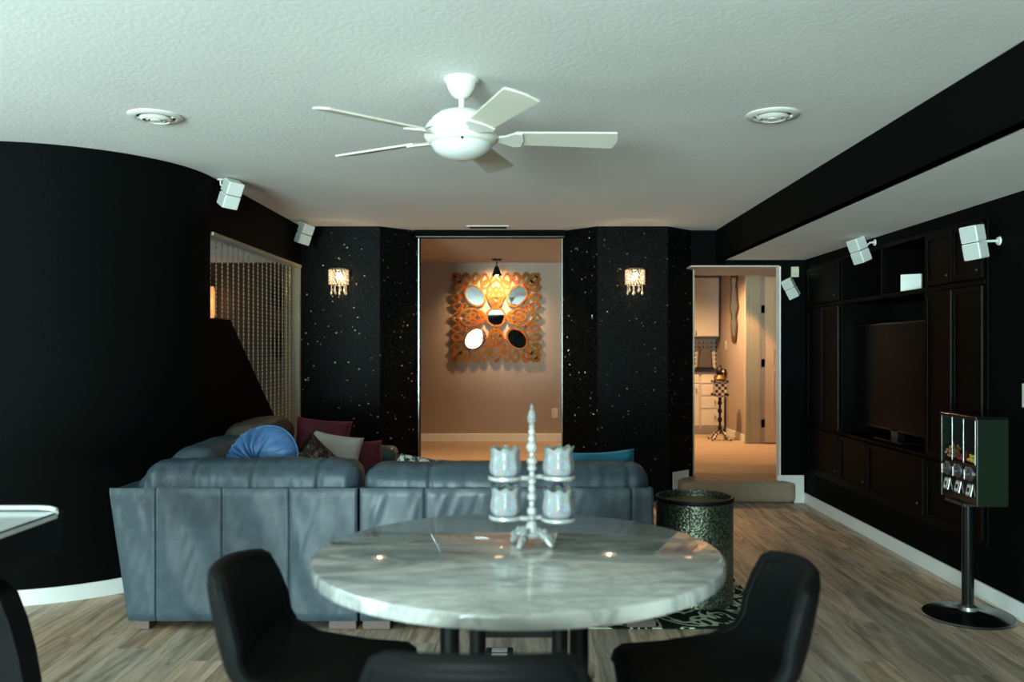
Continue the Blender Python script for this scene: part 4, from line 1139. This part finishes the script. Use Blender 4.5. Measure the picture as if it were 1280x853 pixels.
cabinet('upper_cabinet', 1.23, 2.298, 12.02, 12.345, 1.535, 2.38, 'wide cream wall cabinet behind the black column', [('door', -.52, -.005, .01, .835, -.06, .06), ('door', .005, .52, .01, .835, .06, .06)], 'cream kitchen cabinets')
ct = MB().box(1.22, 2.78, KY0-.03, 12.345, UP+.863, UP+.90).build('countertop', dark_counter, bevel=.004)
tag(ct, 'dark stone countertop on the cream kitchen cabinets', 'countertop')
bs = thing('backsplash', 'white tile backsplash with small black square insets', 'backsplash', (2.0, 12.348, UP+.90))
tile = MB().box(0, .0585, -.012, 0, 0, .0585).mesh('tile'); tile.materials.append(tile_white)
ins = MB()
nx_ = 10
for i in range(nx_):
    for j in range(7):
        o = bpy.data.objects.new('tile', tile); COL.objects.link(o); o.parent = bs; o.location = (.79-.06*(i+1), 0, .004+.06*j)
        if j: ins.cbox((.79-.06*i-.0, -.0125, .034+.06*j-.03), (.019, .004, .019), Matrix.Rotation(PI/4, 3, 'Y'))
o = ins.build('black_inset', black_gloss, bs); o['kind'] = 'stuff'
MB().box(-.79, .19, -.012, 0, .004, .424).build('tile_field', tile_white, bs)
ap = thing('appliance', 'charcoal countertop appliance in front of the dotted tiles', 'appliance', (2.545, 11.93, UP+.90))
MB().prism([(-.10, 0), (.10, 0), (.085, .20), (.070, .265), (.05, .28), (-.05, .28), (-.072, .262), (-.085, .18)], -.09, .09, 'y').build('body', grey_cloth, ap, bevel=.02, seg=3)
MB().box(-.11, .11, -.10, .10, 0, .02).build('base', black_metal, ap, bevel=.006)
# checkered figure stand
cs = thing('figure_stand', 'slender black and white checkered stand figure on splayed feet in the kitchen', 'statue', (2.53, 10.95, UP))
for k in range(4):
    a = PI/4+k*PI/2
    p = [(math.cos(a)*r, math.sin(a)*r, z_) for r, z_ in ((.02, .10), (.06, .10), (.10, .07), (.13, .025), (.17, .014), (.175, .03))]
    MB().tube(p, [.016, .016, .016, .015, .013, .010], 8).build('foot', checker, cs, smooth=True)
prof = [(.03, .09), (.045, .11), (.03, .13)]; z = .13
for (h, r) in ((.06, .028), (.04, .018), (.07, .030), (.04, .018), (.07, .028), (.04, .018), (.06, .030), (.05, .022)):
    prof += [(r*.65, z+.002), (r, z+h*.4), (r, z+h*.6), (r*.65, z+h)]; z += h
MB().lathe(prof, 16).build('pole', iron, cs, smooth=True)
q4 = PI/4
MB().lathe([(.075, z), (.105, z+.04), (.100, z+.18), (.12, z+.20), (.05, z+.205)], 4, (0, 0, 0), RZ(q4)).build('checkered_body', checker, cs)
for k in range(4):
    a = k*PI/2+q4
    for zz in (z+.03, z+.20): MB().sphere((math.cos(a)*.115, math.sin(a)*.115, zz), .017, 8, 6).build('corner_bead', iron, cs)
MB().lathe([(.06, z+.20), (.085, z+.23), (.060, z+.27), (.035, z+.29)], 16).build('collar', gilt_dark, cs, smooth=True)
MB().lathe([(.03, z+.285), (.055, z+.31), (.058, z+.335), (.04, z+.37), (.018, z+.39), (.022, z+.40), (.008, z+.415), (.001, z+.44)], 16).build('head', iron, cs, smooth=True)
MB().sphere((.03, -.04, z+.325), .018, 8, 6).build('face_bead', tile_white, cs)
# narrow oval mirror on the kitchen wall (normal -x)
om = thing('oval_mirror', 'tall narrow mirror in a carved dark gilt frame on the kitchen wall', 'mirror', (2.799, 11.25, 1.955))
def prof_m(t, extra):
    w = (.155+.03*math.sin(t*PI*5)+.02*math.cos(t*PI*9))*math.sin(PI*min(max(t, .02), .98))**.35
    return w+extra
N_ = 30; o_, i_ = [], []
for k in range(N_+1):
    t = k/N_; o_.append((prof_m(t, .026), -.50+1.0*t)); i_.append((max(prof_m(t, 0)-.01, .01), -.43+.86*t))
for k in range(N_, -1, -1):
    t = k/N_; o_.append((-prof_m(t, .026), -.50+1.0*t)); i_.append((-max(prof_m(t, 0)-.01, .01), -.43+.86*t))
vs, fs = ring_mesh(o_, i_, -.022, 0)
MB().add(vs, fs).xf(Matrix.Rotation(-PI/2, 4, 'Z')).build('frame', gilt_dark, om, bevel=.003)
MB().prism(i_, -.017, -.008, 'y').xf(Matrix.Rotation(-PI/2, 4, 'Z')).build('glass', mirror_mat, om)

# ---- recessed downlights of the far rooms
def downlight(x, y, power, label, z=CEIL, col=WARM, ang=118):
    t = thing('recessed_light', label, 'ceiling light', (x, y, z), 0, 'recessed lights of the rooms beyond')
    MB().lathe([(.085, 0), (.085, -.006), (.065, -.009), (.060, -.002)], 32, capa=False, capb=False).build('trim_ring', fan_white, t, smooth=True)
    MB().lathe([(.062, -.0012), (.001, -.001)], 28).build('lens', can_glow, t)
    spot('downlight', (x, y, z-.02), (x, y, 0), power, col, R_(ang), .7 if ang > 90 else .25, .05)
downlight(-.30, 8.28, 250, 'recessed ceiling light between the alcove opening and the gilded mirror')
downlight(2.0, 10.7, 320, 'recessed ceiling light over the kitchen counter', ang=155)
downlight(2.62, 10.15, 120, 'recessed ceiling light in front of the hall door', col=(1.0, .48, .18), ang=72)
downlight(-3.4, 8.9, 12, 'recessed ceiling light in the room behind the bead curtain')
